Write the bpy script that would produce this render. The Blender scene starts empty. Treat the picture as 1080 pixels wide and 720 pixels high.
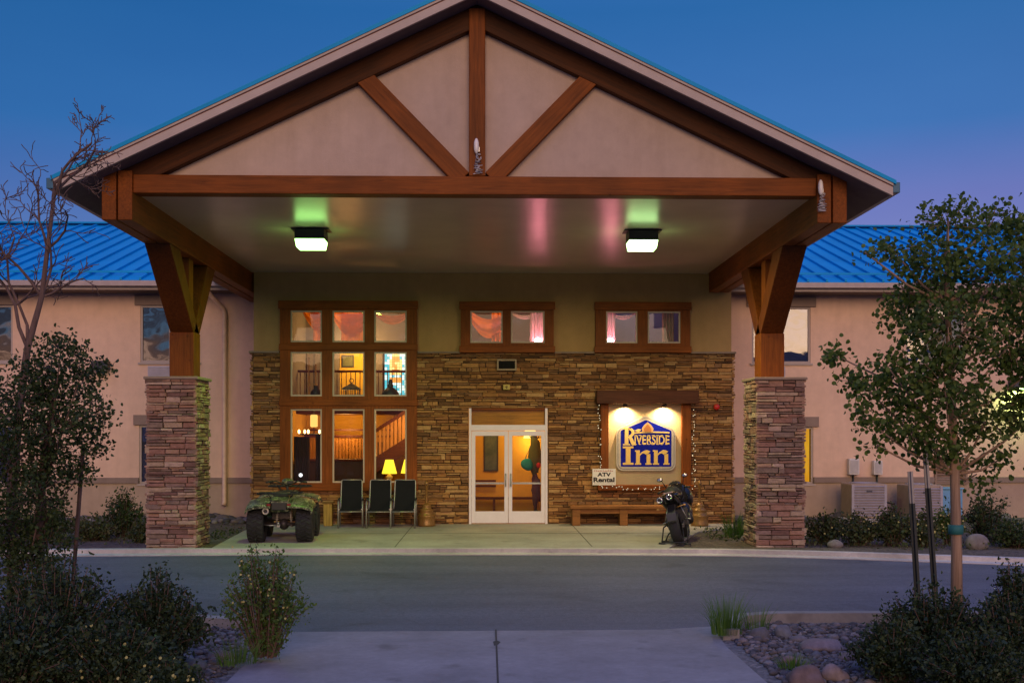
import bpy, math, random
from mathutils import Vector, Matrix, noise as mnoise
R = math.radians
PI = math.pi
rnd = random.Random(7)
sc = bpy.context.scene
COL = sc.collection

# ------------------------------------------------------------------ camera
cam_d = bpy.data.cameras.new('camera')
cam = bpy.data.objects.new('camera', cam_d)
COL.objects.link(cam)
cam.location = (0, 0, 2.2)
cam.rotation_euler = (R(90), R(0.0), R(-1.25))
cam_d.sensor_width = 36
cam_d.lens = 38.33
cam_d.shift_y = 0.0907
cam_d.clip_start = 0.1
cam_d.clip_end = 6000
sc.camera = cam

# ------------------------------------------------------------------ world: dusk sky, sunset glow low behind the camera
world = bpy.data.worlds.new('World')
sc.world = world
world.use_nodes = True
nt = world.node_tree
nt.nodes.clear()
def wn(t, **kw):
    n = nt.nodes.new(t)
    for k, v in kw.items():
        setattr(n, k, v)
    return n
L = nt.links.new
SUN_EL, SUN_ROT = 2.0, 180.0
sky = wn('ShaderNodeTexSky', sky_type='NISHITA', sun_disc=False, sun_elevation=R(SUN_EL), sun_rotation=R(SUN_ROT),
         altitude=2500, air_density=1.0, dust_density=0.6, ozone_density=3.6)
tc = wn('ShaderNodeTexCoord')
sep = wn('ShaderNodeSeparateXYZ')
L(tc.outputs['Generated'], sep.inputs[0])
def wramp(src, stops, interp='EASE'):
    n = wn('ShaderNodeValToRGB')
    n.color_ramp.interpolation = interp
    e = n.color_ramp.elements
    while len(e) < len(stops):
        e.new(0.5)
    for i, (p, c) in enumerate(stops):
        e[i].position = p
        e[i].color = (c[0], c[1], c[2], 1)
    L(src, n.inputs[0])
    return n.outputs[0]
def wmix(kind, a, b, fac=1.0):
    n = wn('ShaderNodeMix', data_type='RGBA', blend_type=kind)
    if isinstance(fac, (int, float)):
        n.inputs[0].default_value = fac
    else:
        L(fac, n.inputs[0])
    for s, i in ((a, 6), (b, 7)):
        if isinstance(s, tuple):
            n.inputs[i].default_value = (*s, 1)
        else:
            L(s, n.inputs[i])
    return n.outputs[2]
def wmap(src, a, b, c, d):
    n = wn('ShaderNodeMapRange', interpolation_type='SMOOTHSTEP')
    for i, v in enumerate((a, b, c, d)):
        n.inputs[i + 1].default_value = v
    L(src, n.inputs[0])
    return n.outputs[0]
back = wmap(sep.outputs[1], -0.05, -0.9, 0, 1)
front = wmap(sep.outputs[1], -0.2, 0.7, 0, 1)
zen = wmix('MULTIPLY', wramp(sep.outputs[2], [(0.36, (0, 0, 0)), (0.55, (0.10, 0.15, 0.42)), (1.0, (0.24, 0.31, 0.92))], 'LINEAR'), (8.0, 8.0, 8.0))
base = wmix('MULTIPLY', sky.outputs[0], (0.45, 1.25, 1.5))
# clouds and after-glow on the sunset side
mp = wn('ShaderNodeMapping')
mp.inputs['Scale'].default_value = (3.2, 3.2, 17)
L(tc.outputs['Generated'], mp.inputs[0])
nz = wn('ShaderNodeTexNoise')
nz.inputs['Scale'].default_value = 1.6
nz.inputs['Detail'].default_value = 6
nz.inputs['Roughness'].default_value = 0.55
nz.inputs['Distortion'].default_value = 0.4
L(mp.outputs[0], nz.inputs[0])
glow = wramp(sep.outputs[2], [(0.0, (0.55, 0.22, 0.06)), (0.065, (0.5, 0.24, 0.10)), (0.10, (0.26, 0.16, 0.13)),
                              (0.3, (0.22, 0.12, 0.10)), (0.62, (0.08, 0.06, 0.09)), (1.0, (0, 0, 0))], 'LINEAR')
GLOW = 22.0
glow_l = wramp(sep.outputs[2], [(0.0, (0.55, 0.20, 0.03)), (0.076, (0.60, 0.22, 0.035)), (0.086, (0.10, 0.07, 0.07)), (0.13, (0.08, 0.06, 0.07)),
                               (0.3, (0.20, 0.12, 0.10)), (0.62, (0.08, 0.06, 0.09)), (1.0, (0, 0, 0))], 'LINEAR')
glow = wmix('MIX', glow_l, glow, wmap(sep.outputs[0], -0.2, 0.1, 0, 1))
glow = wmix('MULTIPLY', glow, (GLOW, GLOW, GLOW))
mp2 = wn('ShaderNodeMapping')
mp2.inputs['Scale'].default_value = (9, 9, 34)
L(tc.outputs['Generated'], mp2.inputs[0])
nz2 = wn('ShaderNodeTexNoise')
nz2.inputs['Scale'].default_value = 2.2
nz2.inputs['Detail'].default_value = 7
nz2.inputs['Distortion'].default_value = 0.8
L(mp2.outputs[0], nz2.inputs[0])
cl = wramp(nz2.outputs[0], [(0.40, (0, 0, 0)), (0.54, (1, 1, 1))])
side = wmap(sep.outputs[0], -0.1, 0.25, 0, 1)
clcol = wramp(sep.outputs[2], [(0.0, (0.4, 0.12, 0.03)), (0.07, (0.10, 0.055, 0.05)), (0.09, (0.05, 0.038, 0.045)), (0.4, (0.04, 0.035, 0.05))], 'LINEAR')
clcol = wmix('MIX', clcol, wramp(sep.outputs[2], [(0.0, (0.42, 0.3, 0.16)), (0.1, (0.24, 0.2, 0.15)), (0.4, (0.05, 0.045, 0.05))], 'LINEAR'), side)
clcol = wmix('MULTIPLY', clcol, (GLOW, GLOW, GLOW))
clf = wmix('MULTIPLY', cl, wramp(sep.outputs[2], [(0.0, (0.8, 0.8, 0.8)), (0.4, (0.7, 0.7, 0.7)), (0.7, (0, 0, 0))]))
clf2 = wmix('MULTIPLY', clf, back)
tot = wmix('ADD', base, wmix('MULTIPLY', glow, back))
tot = wmix('MIX', tot, clcol, clf2)
# rosy belt above the horizon opposite the sunset
belt = wramp(sep.outputs[2], [(0.0, (1.3, 0.5, 0.9)), (0.15, (1.25, 0.42, 0.8)), (0.20, (0.95, 0.32, 0.7)), (0.26, (0.3, 0.36, 0.72)), (0.38, (0.10, 0.30, 0.62)), (0.6, (0, 0.1, 0.4))], 'LINEAR')
lr = wmap(sep.outputs[0], -0.5, 0.5, 0.55, 1.25)
tot = wmix('ADD', tot, wmix('MULTIPLY', wmix('MULTIPLY', belt, front), lr))
tot = wmix('ADD', tot, zen)
hz = wn('ShaderNodeTexNoise')
hz.inputs['Scale'].default_value = 2.4
hz.inputs['Detail'].default_value = 5
hzm = wn('ShaderNodeMapping')
hzm.inputs['Scale'].default_value = (1.0, 1.0, 3.2)
L(tc.outputs['Generated'], hzm.inputs[0])
L(hzm.outputs[0], hz.inputs[0])
tot = wmix('MULTIPLY', tot, wramp(hz.outputs[0], [(0.3, (0.88, 0.91, 0.95)), (0.7, (1.0, 1.0, 1.0))], 'EASE'))
bg = wn('ShaderNodeBackground')
bg.inputs[1].default_value = 0.1
L(tot, bg.inputs[0])
out = wn('ShaderNodeOutputWorld')
L(bg.outputs[0], out.inputs[0])

# soft last light from the sunset side
sun_d = bpy.data.lights.new('sun', 'SUN')
sun_d.energy = 1.2
sun_d.angle = R(40)
sun_d.color = (1.0, 0.62, 0.34)
sun = bpy.data.objects.new('sun', sun_d)
COL.objects.link(sun)
sun.rotation_euler = (R(90 - 14), 0, R(4))   # shines towards +Y, low
sc.view_settings.view_transform = 'Standard'
sc.view_settings.look = 'None'
sc.view_settings.gamma = 1.0
sc.view_settings.use_curve_mapping = False
sc.view_settings.exposure = 0.35
sc.cycles.max_bounces = 6
sc.cycles.transparent_max_bounces = 12
sc.cycles.sample_clamp_indirect = 4.0
sc.cycles.caustics_reflective = False
sc.cycles.caustics_refractive = False

# ------------------------------------------------------------------ materials
MATS = {}
def new_mat(name):
    m = bpy.data.materials.new(name)
    m.use_nodes = True
    return m, m.node_tree, m.node_tree.nodes['Principled BSDF']
def mlink(t, a, b):
    t.links.new(a, b)
def ramp(t, src, stops, interp='LINEAR'):
    n = t.nodes.new('ShaderNodeValToRGB')
    n.color_ramp.interpolation = interp
    e = n.color_ramp.elements
    while len(e) < len(stops):
        e.new(0.5)
    for i, (p, c) in enumerate(stops):
        e[i].position = p
        e[i].color = (c[0], c[1], c[2], 1)
    mlink(t, src, n.inputs[0])
    return n.outputs[0]
def tnoise(t, scale=5, detail=4, rough=0.5, vec=None, stretch=None, rot=None, coord='Object', dist=0.0):
    c = t.nodes.new('ShaderNodeTexCoord')
    v = c.outputs[coord]
    if stretch or rot:
        if rot:
            m0 = t.nodes.new('ShaderNodeMapping')
            m0.vector_type = 'POINT'
            m0.inputs['Rotation'].default_value = rot
            mlink(t, v, m0.inputs[0])
            v = m0.outputs[0]
        if stretch:
            m = t.nodes.new('ShaderNodeMapping')
            m.inputs['Scale'].default_value = stretch
            mlink(t, v, m.inputs[0])
            v = m.outputs[0]
    n = t.nodes.new('ShaderNodeTexNoise')
    n.inputs['Scale'].default_value = scale
    n.inputs['Detail'].default_value = detail
    n.inputs['Roughness'].default_value = rough
    n.inputs['Distortion'].default_value = dist
    mlink(t, v, n.inputs[0])
    return n.outputs[0]
def mixc(t, kind, a, b, fac=1.0):
    n = t.nodes.new('ShaderNodeMix')
    n.data_type = 'RGBA'
    n.blend_type = kind
    if isinstance(fac, (int, float)):
        n.inputs[0].default_value = fac
    else:
        mlink(t, fac, n.inputs[0])
    for s, i in ((a, 6), (b, 7)):
        if isinstance(s, tuple):
            n.inputs[i].default_value = (*s, 1)
        else:
            mlink(t, s, n.inputs[i])
    return n.outputs[2]
def bump(t, bsdf, src, strength=0.3, dist=0.02):
    n = t.nodes.new('ShaderNodeBump')
    n.inputs['Strength'].default_value = strength
    n.inputs['Distance'].default_value = dist
    mlink(t, src, n.inputs['Height'])
    mlink(t, n.outputs[0], bsdf.inputs['Normal'])
def scl(c, k):
    return tuple(min(1, x * k) for x in c)
def simple(name, col, rough=0.6, metal=0.0, var=0.12, scale=6, bmp=0.0, bscale=60, spec=0.5):
    if name in MATS:
        return MATS[name]
    m, t, b = new_mat(name)
    n = tnoise(t, scale, 5, 0.6)
    mlink(t, ramp(t, n, [(0.3, scl(col, 1 - var)), (0.7, scl(col, 1 + var))]), b.inputs['Base Color'])
    b.inputs['Roughness'].default_value = rough
    b.inputs['Metallic'].default_value = metal
    b.inputs['Specular IOR Level'].default_value = spec
    if bmp:
        bump(t, b, tnoise(t, bscale, 3, 0.6), bmp, 0.01)
    MATS[name] = m
    return m
def emit(name, col, strength):
    if name in MATS:
        return MATS[name]
    m = bpy.data.materials.new(name)
    m.use_nodes = True
    t = m.node_tree
    t.nodes.clear()
    e = t.nodes.new('ShaderNodeEmission')
    e.inputs[0].default_value = (*col, 1)
    e.inputs[1].default_value = strength
    o = t.nodes.new('ShaderNodeOutputMaterial')
    mlink(t, e.outputs[0], o.inputs[0])
    MATS[name] = m
    return m
def wood(name, col, axis='x', ang=0.0, rough=0.55):
    """timber with grain along the given axis (turned by ang about Y)"""
    if name in MATS:
        return MATS[name]
    m, t, b = new_mat(name)
    st = {'x': (0.5, 9, 9), 'y': (9, 0.5, 9), 'z': (9, 9, 0.5)}[axis]
    g = tnoise(t, 3.0, 7, 0.65, stretch=st, rot=(0, ang, 0), dist=0.8)
    big = tnoise(t, 1.1, 3, 0.5)
    c1 = ramp(t, g, [(0.25, scl(col, 0.5)), (0.5, col), (0.75, scl(col, 1.4))])
    c2 = ramp(t, big, [(0.3, (0.72, 0.72, 0.74)), (0.7, (1.15, 1.1, 1.05))])
    cc = mixc(t, 'MULTIPLY', c1, c2)
    kn = t.nodes.new('ShaderNodeTexVoronoi')
    kn.inputs['Scale'].default_value = 2.6
    tcn = t.nodes.new('ShaderNodeTexCoord')
    mlink(t, tcn.outputs['Object'], kn.inputs['Vector'])
    k = ramp(t, kn.outputs['Distance'], [(0.0, (0.35, 0.3, 0.28)), (0.09, (1, 1, 1))])
    mlink(t, mixc(t, 'MULTIPLY', cc, k), b.inputs['Base Color'])
    b.inputs['Roughness'].default_value = rough
    b.inputs['Specular IOR Level'].default_value = 0.15
    bump(t, b, g, 0.25, 0.01)
    MATS[name] = m
    return m
def stucco(name, col, bm=0.35):
    if name in MATS:
        return MATS[name]
    m, t, b = new_mat(name)
    big = tnoise(t, 0.55, 5, 0.6)
    mid = tnoise(t, 5, 6, 0.65)
    streak = tnoise(t, 1.0, 5, 0.6, stretch=(3.5, 3.5, 0.35))
    c = ramp(t, big, [(0.3, scl(col, 0.9)), (0.7, scl(col, 1.07))])
    c = mixc(t, 'MULTIPLY', c, ramp(t, mid, [(0.3, (0.93, 0.93, 0.93)), (0.7, (1.04, 1.04, 1.04))]))
    c = mixc(t, 'MULTIPLY', c, ramp(t, streak, [(0.3, (0.93, 0.92, 0.91)), (0.55, (1, 1, 1))]))
    mlink(t, c, b.inputs['Base Color'])
    b.inputs['Roughness'].default_value = 0.9
    b.inputs['Specular IOR Level'].default_value = 0.2
    bump(t, b, tnoise(t, 45, 4, 0.7), bm, 0.012)
    MATS[name] = m
    return m
def ledge_stone(name, stops, k=1.0):
    k = k if isinstance(k, tuple) else (k, k, k)
    stops = [(p, tuple(a * b_ for a, b_ in zip(c, k))) for p, c in stops]
    m, t, b = new_mat(name)
    g = t.nodes.new('ShaderNodeNewGeometry')
    c = ramp(t, g.outputs['Random Per Island'], stops, 'CONSTANT')
    n = tnoise(t, 9, 6, 0.7, stretch=(1, 1, 2.2))
    c = mixc(t, 'MULTIPLY', c, ramp(t, n, [(0.25, (0.55, 0.54, 0.53)), (0.7, (1.15, 1.12, 1.1))]))
    mlink(t, c, b.inputs['Base Color'])
    b.inputs['Roughness'].default_value = 0.85
    b.inputs['Specular IOR Level'].default_value = 0.3
    bump(t, b, tnoise(t, 26, 5, 0.7, stretch=(1, 1, 2)), 0.6, 0.03)
    MATS[name] = m
    return m
def leafmat(name, cols, trans=0.25, rough=0.55):
    m, t, b = new_mat(name)
    g = t.nodes.new('ShaderNodeNewGeometry')
    n = len(cols)
    c = ramp(t, g.outputs['Random Per Island'], [(i / max(1, n - 1), c) for i, c in enumerate(cols)])
    big = tnoise(t, 2.5, 3, 0.5)
    c = mixc(t, 'MULTIPLY', c, ramp(t, big, [(0.3, (0.7, 0.75, 0.7)), (0.7, (1.2, 1.2, 1.1))]))
    mlink(t, c, b.inputs['Base Color'])
    b.inputs['Roughness'].default_value = rough
    b.inputs['Specular IOR Level'].default_value = 0.35
    tr = t.nodes.new('ShaderNodeBsdfTranslucent')
    mlink(t, c, tr.inputs[0])
    mx = t.nodes.new('ShaderNodeMixShader')
    mx.inputs[0].default_value = trans
    mlink(t, b.outputs[0], mx.inputs[1])
    mlink(t, tr.outputs[0], mx.inputs[2])
    mlink(t, mx.outputs[0], t.nodes['Material Output'].inputs[0])
    MATS[name] = m
    return m
def glass(name, refl=0.16, tint=(0.93, 0.95, 0.95), wav=0.02):
    m = bpy.data.materials.new(name)
    m.use_nodes = True
    t = m.node_tree
    t.nodes.clear()
    tr = t.nodes.new('ShaderNodeBsdfTransparent')
    tr.inputs[0].default_value = (*tint, 1)
    gl = t.nodes.new('ShaderNodeBsdfGlossy')
    gl.inputs['Roughness'].default_value = 0.01
    gl.inputs[0].default_value = (0.95, 0.95, 1, 1)
    lw = t.nodes.new('ShaderNodeFresnel')
    lw.inputs[0].default_value = 1.28
    ad = t.nodes.new('ShaderNodeMath')
    ad.operation = 'ADD'
    ad.use_clamp = True
    ad.inputs[1].default_value = refl
    mlink(t, lw.outputs[0], ad.inputs[0])
    n = tnoise(t, 1.3, 2, 0.4)
    bn = t.nodes.new('ShaderNodeBump')
    bn.inputs['Strength'].default_value = wav
    bn.inputs['Distance'].default_value = 0.1
    mlink(t, n, bn.inputs['Height'])
    mlink(t, bn.outputs[0], gl.inputs['Normal'])
    mx = t.nodes.new('ShaderNodeMixShader')
    mlink(t, ad.outputs[0], mx.inputs[0])
    mlink(t, tr.outputs[0], mx.inputs[1])
    mlink(t, gl.outputs[0], mx.inputs[2])
    o = t.nodes.new('ShaderNodeOutputMaterial')
    mlink(t, mx.outputs[0], o.inputs[0])
    MATS[name] = m
    return m
def fabric(name, col, trans=0.35):
    m, t, b = new_mat(name)
    c = ramp(t, tnoise(t, 4, 4, 0.6), [(0.3, scl(col, 0.8)), (0.7, scl(col, 1.1))])
    mlink(t, c, b.inputs['Base Color'])
    b.inputs['Roughness'].default_value = 0.9
    tr = t.nodes.new('ShaderNodeBsdfTranslucent')
    mlink(t, c, tr.inputs[0])
    mx = t.nodes.new('ShaderNodeMixShader')
    mx.inputs[0].default_value = trans
    mlink(t, b.outputs[0], mx.inputs[1])
    mlink(t, tr.outputs[0], mx.inputs[2])
    mlink(t, mx.outputs[0], t.nodes['Material Output'].inputs[0])
    MATS[name] = m
    return m

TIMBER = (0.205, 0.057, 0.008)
TRIM = (0.23, 0.062, 0.010)
w_x = wood('timber_x', TIMBER, 'x')
w_y = wood('timber_y', TIMBER, 'y')
w_z = wood('timber_z', TIMBER, 'z')
trim_w = wood('window_trim_wood', TRIM, 'x', rough=0.5)
trim_z = wood('window_trim_upright', TRIM, 'z', rough=0.5)
dark_beam = wood('dark_header_wood', (0.10, 0.035, 0.02), 'x')
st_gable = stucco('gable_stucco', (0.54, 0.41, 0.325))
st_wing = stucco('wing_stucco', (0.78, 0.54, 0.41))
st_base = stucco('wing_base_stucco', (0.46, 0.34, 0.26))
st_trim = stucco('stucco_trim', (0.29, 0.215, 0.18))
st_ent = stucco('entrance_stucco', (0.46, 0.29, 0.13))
stone_wall_m = ledge_stone('ledge_stone_wall', [(0, (0.30, 0.19, 0.10)), (0.14, (0.20, 0.12, 0.07)), (0.28, (0.38, 0.26, 0.15)), (0.42, (0.26, 0.16, 0.10)),
                                          (0.55, (0.13, 0.085, 0.06)), (0.68, (0.34, 0.24, 0.14)), (0.78, (0.23, 0.16, 0.12)), (0.9, (0.42, 0.33, 0.22))], (1.30, 1.0, 0.68))
stone_pier_m = ledge_stone('ledge_stone_pier', [(0, (0.36, 0.21, 0.155)), (0.14, (0.24, 0.17, 0.135)), (0.3, (0.42, 0.31, 0.22)), (0.44, (0.31, 0.17, 0.13)),
                                           (0.58, (0.19, 0.11, 0.09)), (0.68, (0.38, 0.235, 0.17)), (0.8, (0.28, 0.19, 0.16)), (0.9, (0.47, 0.34, 0.27))], 1.15)
mortar = simple('dark_mortar', (0.05, 0.035, 0.028), 0.95)
capstone = simple('stone_cap', (0.27, 0.195, 0.155), 0.85, bmp=0.4, bscale=30)
blue_metal = simple('blue_roof_metal', (0.003, 0.32, 0.62), 0.45, 0.0, 0.10, 0.8, spec=0.12)
fascia_m = simple('fascia_paint', (0.48, 0.385, 0.32), 0.6, 0, 0.08, 3)
drip_m = simple('drip_edge_metal', (0.20, 0.06, 0.05), 0.5)
soffit_m = simple('soffit_boards', (0.15, 0.11, 0.10), 0.8)
gutter_m = simple('gutter_metal', (0.42, 0.34, 0.31), 0.45)
white_alu = simple('white_door_frame', (0.78, 0.72, 0.84), 0.4, 0, 0.04)
sash_m = simple('pale_sash', (0.52, 0.43, 0.36), 0.45, 0, 0.05)
wing_frame = simple('wing_window_frame', (0.42, 0.34, 0.31), 0.5, 0, 0.05)
glass_lobby = glass('lobby_glass', 0.0)
glass_wing = glass('wing_glass', 0.11, (0.5, 0.5, 0.52), 0.05)
dark_room = simple('dark_room', (0.03, 0.027, 0.03), 0.9)
black_metal = simple('black_metal', (0.02, 0.02, 0.022), 0.45)
grey_metal = simple('grey_metal', (0.42, 0.42, 0.42), 0.4, 0.8)
chrome = simple('chrome', (0.75, 0.75, 0.77), 0.15, 1.0, 0.03)
rubber = simple('tyre_rubber', (0.022, 0.022, 0.024), 0.85, bmp=0.4)
plastic_k = simple('black_plastic', (0.018, 0.018, 0.02), 0.5)
# glossy painted porch ceiling
def mk_ceiling():
    m, t, b = new_mat('porch_ceiling_paint')
    n = tnoise(t, 1.2, 5, 0.6)
    mlink(t, ramp(t, n, [(0.3, (0.50, 0.40, 0.31)), (0.7, (0.60, 0.49, 0.38))]), b.inputs['Base Color'])
    b.inputs['Roughness'].default_value = 0.30
    b.inputs['Specular IOR Level'].default_value = 0.75
    bump(t, b, tnoise(t, 3.5, 4, 0.6, stretch=(1, 3, 1)), 0.10, 0.02)
    return m
ceil_m = mk_ceiling()

# ------------------------------------------------------------------ mesh builder
class MB:
    def __init__(s):
        s.v = []; s.f = []; s.s = []
    def add(s, verts, faces, smooth=False):
        n = len(s.v)
        s.v += [tuple(v) for v in verts]
        for f in faces:
            s.f.append(tuple(i + n for i in f)); s.s.append(smooth)
    def box(s, x0, x1, y0, y1, z0, z1):
        s.add([(x0, y0, z0), (x1, y0, z0), (x1, y1, z0), (x0, y1, z0), (x0, y0, z1), (x1, y0, z1), (x1, y1, z1), (x0, y1, z1)],
              [(0, 3, 2, 1), (4, 5, 6, 7), (0, 1, 5, 4), (1, 2, 6, 5), (2, 3, 7, 6), (3, 0, 4, 7)])
        return s
    def hexa(s, p):
        s.add(p, [(0, 3, 2, 1), (4, 5, 6, 7), (0, 1, 5, 4), (1, 2, 6, 5), (2, 3, 7, 6), (3, 0, 4, 7)])
        return s
    def bar(s, p, q, w, h, up=(0, 0, 1)):
        p = Vector(p); q = Vector(q); d = (q - p).normalized(); u = Vector(up)
        a = d.cross(u)
        if a.length < 1e-4:
            a = d.cross(Vector((1, 0, 0)))
        a.normalize(); b = a.cross(d).normalized()
        a *= w / 2; b *= h / 2
        s.hexa([p - a - b, p + a - b, q + a - b, q - a - b, p - a + b, p + a + b, q + a + b, q - a + b])
        return s
    def tube(s, pts, r, n=8, smooth=True, cap=True):
        pts = [Vector(p) for p in pts]
        rs = r if isinstance(r, (list, tuple)) else [r] * len(pts)
        ref = None; rings = []
        for i, p in enumerate(pts):
            d = (pts[min(i + 1, len(pts) - 1)] - pts[max(i - 1, 0)])
            if d.length < 1e-9:
                d = Vector((0, 0, 1))
            d.normalize()
            if ref is None:
                ref = d.orthogonal().normalized()
            ref = (ref - d * ref.dot(d))
            if ref.length < 1e-6:
                ref = d.orthogonal()
            ref.normalize()
            b = d.cross(ref)
            rings.append([p + (ref * math.cos(2 * PI * k / n) + b * math.sin(2 * PI * k / n)) * rs[i] for k in range(n)])
        vs = [v for rg in rings for v in rg]
        fs = []
        for i in range(len(pts) - 1):
            for k in range(n):
                a = i * n + k; c = i * n + (k + 1) % n
                fs.append((a, c, c + n, a + n))
        s.add(vs, fs, smooth)
        if cap:
            base = len(s.v) - len(vs)
            s.f.append(tuple(base + k for k in reversed(range(n)))); s.s.append(False)
            s.f.append(tuple(base + (len(pts) - 1) * n + k for k in range(n))); s.s.append(False)
        return s
    def lathe(s, prof, c=(0, 0, 0), n=20, axis='z', smooth=True):
        c = Vector(c); vs = []
        for r_, h in prof:
            for k in range(n):
                a = 2 * PI * k / n; u, w = r_ * math.cos(a), r_ * math.sin(a)
                vs.append(c + (Vector((u, w, h)) if axis == 'z' else Vector((h, u, w)) if axis == 'x' else Vector((w, h, u))))
        fs = []
        for i in range(len(prof) - 1):
            for k in range(n):
                a = i * n + k; b = i * n + (k + 1) % n
                fs.append((a, b, b + n, a + n))
        s.add(vs, fs, smooth)
        return s
    def ell(s, c, r, n=12, m=8):
        if isinstance(r, (int, float)):
            r = (r, r, r)
        prof = [(math.sin(PI * i / m), -math.cos(PI * i / m)) for i in range(m + 1)]
        vs = []; c = Vector(c)
        for a, h in prof:
            for k in range(n):
                t = 2 * PI * k / n
                vs.append(c + Vector((a * math.cos(t) * r[0], a * math.sin(t) * r[1], h * r[2])))
        fs = []
        for i in range(m):
            for k in range(n):
                a = i * n + k; b = i * n + (k + 1) % n
                fs.append((a, b, b + n, a + n))
        s.add(vs, fs, True)
        return s
    def torus(s, c, R_, r, axis='y', n=20, m=8):
        c = Vector(c); vs = []
        for i in range(n):
            a = 2 * PI * i / n
            for k in range(m):
                b = 2 * PI * k / m
                u = (R_ + r * math.cos(b)) * math.cos(a); w = (R_ + r * math.cos(b)) * math.sin(a); h = r * math.sin(b)
                vs.append(c + (Vector((u, h, w)) if axis == 'y' else Vector((h, u, w)) if axis == 'x' else Vector((u, w, h))))
        fs = []
        for i in range(n):
            for k in range(m):
                fs.append((i * m + k, i * m + (k + 1) % m, ((i + 1) % n) * m + (k + 1) % m, ((i + 1) % n) * m + k))
        s.add(vs, fs, True)
        return s
    def prism(s, poly, y0, y1, plane='xz'):
        n = len(poly)
        f = {'xz': lambda a, b, c: (a, c, b), 'xy': lambda a, b, c: (a, b, c), 'yz': lambda a, b, c: (c, a, b)}[plane]
        vs = [f(a, b, y0) for a, b in poly] + [f(a, b, y1) for a, b in poly]
        fs = [tuple(range(n)), tuple(reversed(range(n, 2 * n)))] + [(i, i + n, (i + 1) % n + n, (i + 1) % n) for i in range(n)]
        s.add(vs, fs)
        return s
    def poly(s, pts, smooth=False):
        s.add(pts, [tuple(range(len(pts)))], smooth)
        return s
    def wall(s, x0, x1, z0, z1, y0, y1, holes):
        """wall slab in the XZ plane with rectangular openings, only outer faces"""
        xs = sorted({x0, x1, *[h[0] for h in holes], *[h[1] for h in holes]}); xs = [x for x in xs if x0 <= x <= x1]
        zs = sorted({z0, z1, *[h[2] for h in holes], *[h[3] for h in holes]}); zs = [z for z in zs if z0 <= z <= z1]
        def occ(i, j):
            if i < 0 or j < 0 or i >= len(xs) - 1 or j >= len(zs) - 1:
                return False
            cx, cz = (xs[i] + xs[i + 1]) / 2, (zs[j] + zs[j + 1]) / 2
            return not any(h[0] < cx < h[1] and h[2] < cz < h[3] for h in holes)
        for i in range(len(xs) - 1):
            for j in range(len(zs) - 1):
                if not occ(i, j):
                    continue
                a, b, c, d = xs[i], xs[i + 1], zs[j], zs[j + 1]
                s.poly([(a, y0, c), (b, y0, c), (b, y0, d), (a, y0, d)])
                s.poly([(b, y1, c), (a, y1, c), (a, y1, d), (b, y1, d)])
                if not occ(i - 1, j): s.poly([(a, y1, c), (a, y0, c), (a, y0, d), (a, y1, d)])
                if not occ(i + 1, j): s.poly([(b, y0, c), (b, y1, c), (b, y1, d), (b, y0, d)])
                if not occ(i, j - 1): s.poly([(a, y1, c), (b, y1, c), (b, y0, c), (a, y0, c)])
                if not occ(i, j + 1): s.poly([(a, y0, d), (b, y0, d), (b, y1, d), (a, y1, d)])
        return s

ORG = {}
def mesh_obj(name, mb, mat, parent=None, bevel=0.0, fix=True):
    org = Vector((0, 0, 0))
    if parent is not None:
        org = ORG.get(parent.name, Vector((0, 0, 0)))
    me = bpy.data.meshes.new(name)
    me.from_pydata([tuple(Vector(v) - org) for v in mb.v], [], mb.f)
    me.polygons.foreach_set('use_smooth', mb.s)
    me.materials.append(mat)
    me.update()
    o = bpy.data.objects.new(name, me)
    COL.objects.link(o)
    if parent is not None:
        o.parent = parent
        ORG[o.name] = org
    if bevel:
        b = o.modifiers.new('bevel', 'BEVEL')
        b.width = bevel; b.segments = 2; b.limit_method = 'ANGLE'; b.angle_limit = R(40)
    return o
part = mesh_obj
def thing(name, label, cat, loc=(0, 0, 0), rz=0.0, group=None, world=False):
    o = bpy.data.objects.new(name, None)
    o.empty_display_size = 0.2
    COL.objects.link(o)
    o.location = loc
    o.rotation_euler = (0, 0, rz)
    tag(o, label, cat, group)
    if world:                       # parts are given in world coordinates
        ORG[o.name] = Vector(loc)
    return o
def tag(o, label=None, cat=None, group=None, kind=None):
    if label: o['label'] = label
    if cat: o['category'] = cat
    if group: o['group'] = group
    if kind: o['kind'] = kind
    return o
def single(name, mb, mat, label, cat, loc=(0, 0, 0), group=None, kind=None, bevel=0.0):
    """a thing that is one mesh; verts are given in world coordinates, the origin goes to loc"""
    m2 = MB(); l = Vector(loc)
    m2.v = [tuple(Vector(v) - l) for v in mb.v]; m2.f = mb.f; m2.s = mb.s
    o = mesh_obj(name, m2, mat, None, bevel)
    o.location = loc
    return tag(o, label, cat, group, kind)
def struct(name, mb, mat):
    return tag(mesh_obj(name, mb, mat), kind='structure')
def copy_tree(o, parent=None):
    c = o.copy(); COL.objects.link(c)
    if parent is not None:
        c.parent = parent
    for ch in list(o.children):
        copy_tree(ch, c)
    return c
def lamp(name, kind, loc, energy, col, parent=None, size=0.1, rot=(0, 0, 0), spot=None, blend=0.6):
    d = bpy.data.lights.new(name, kind)
    d.energy = energy; d.color = col
    if kind == 'AREA':
        d.size = size
    else:
        d.shadow_soft_size = size
    if spot:
        d.spot_size = spot; d.spot_blend = blend
    o = bpy.data.objects.new(name, d)
    COL.objects.link(o)
    o.rotation_euler = rot
    if parent is not None:
        o.parent = parent
        o.location = Vector(loc) - ORG.get(parent.name, Vector((0, 0, 0)))
    else:
        o.location = loc
    return o
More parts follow.
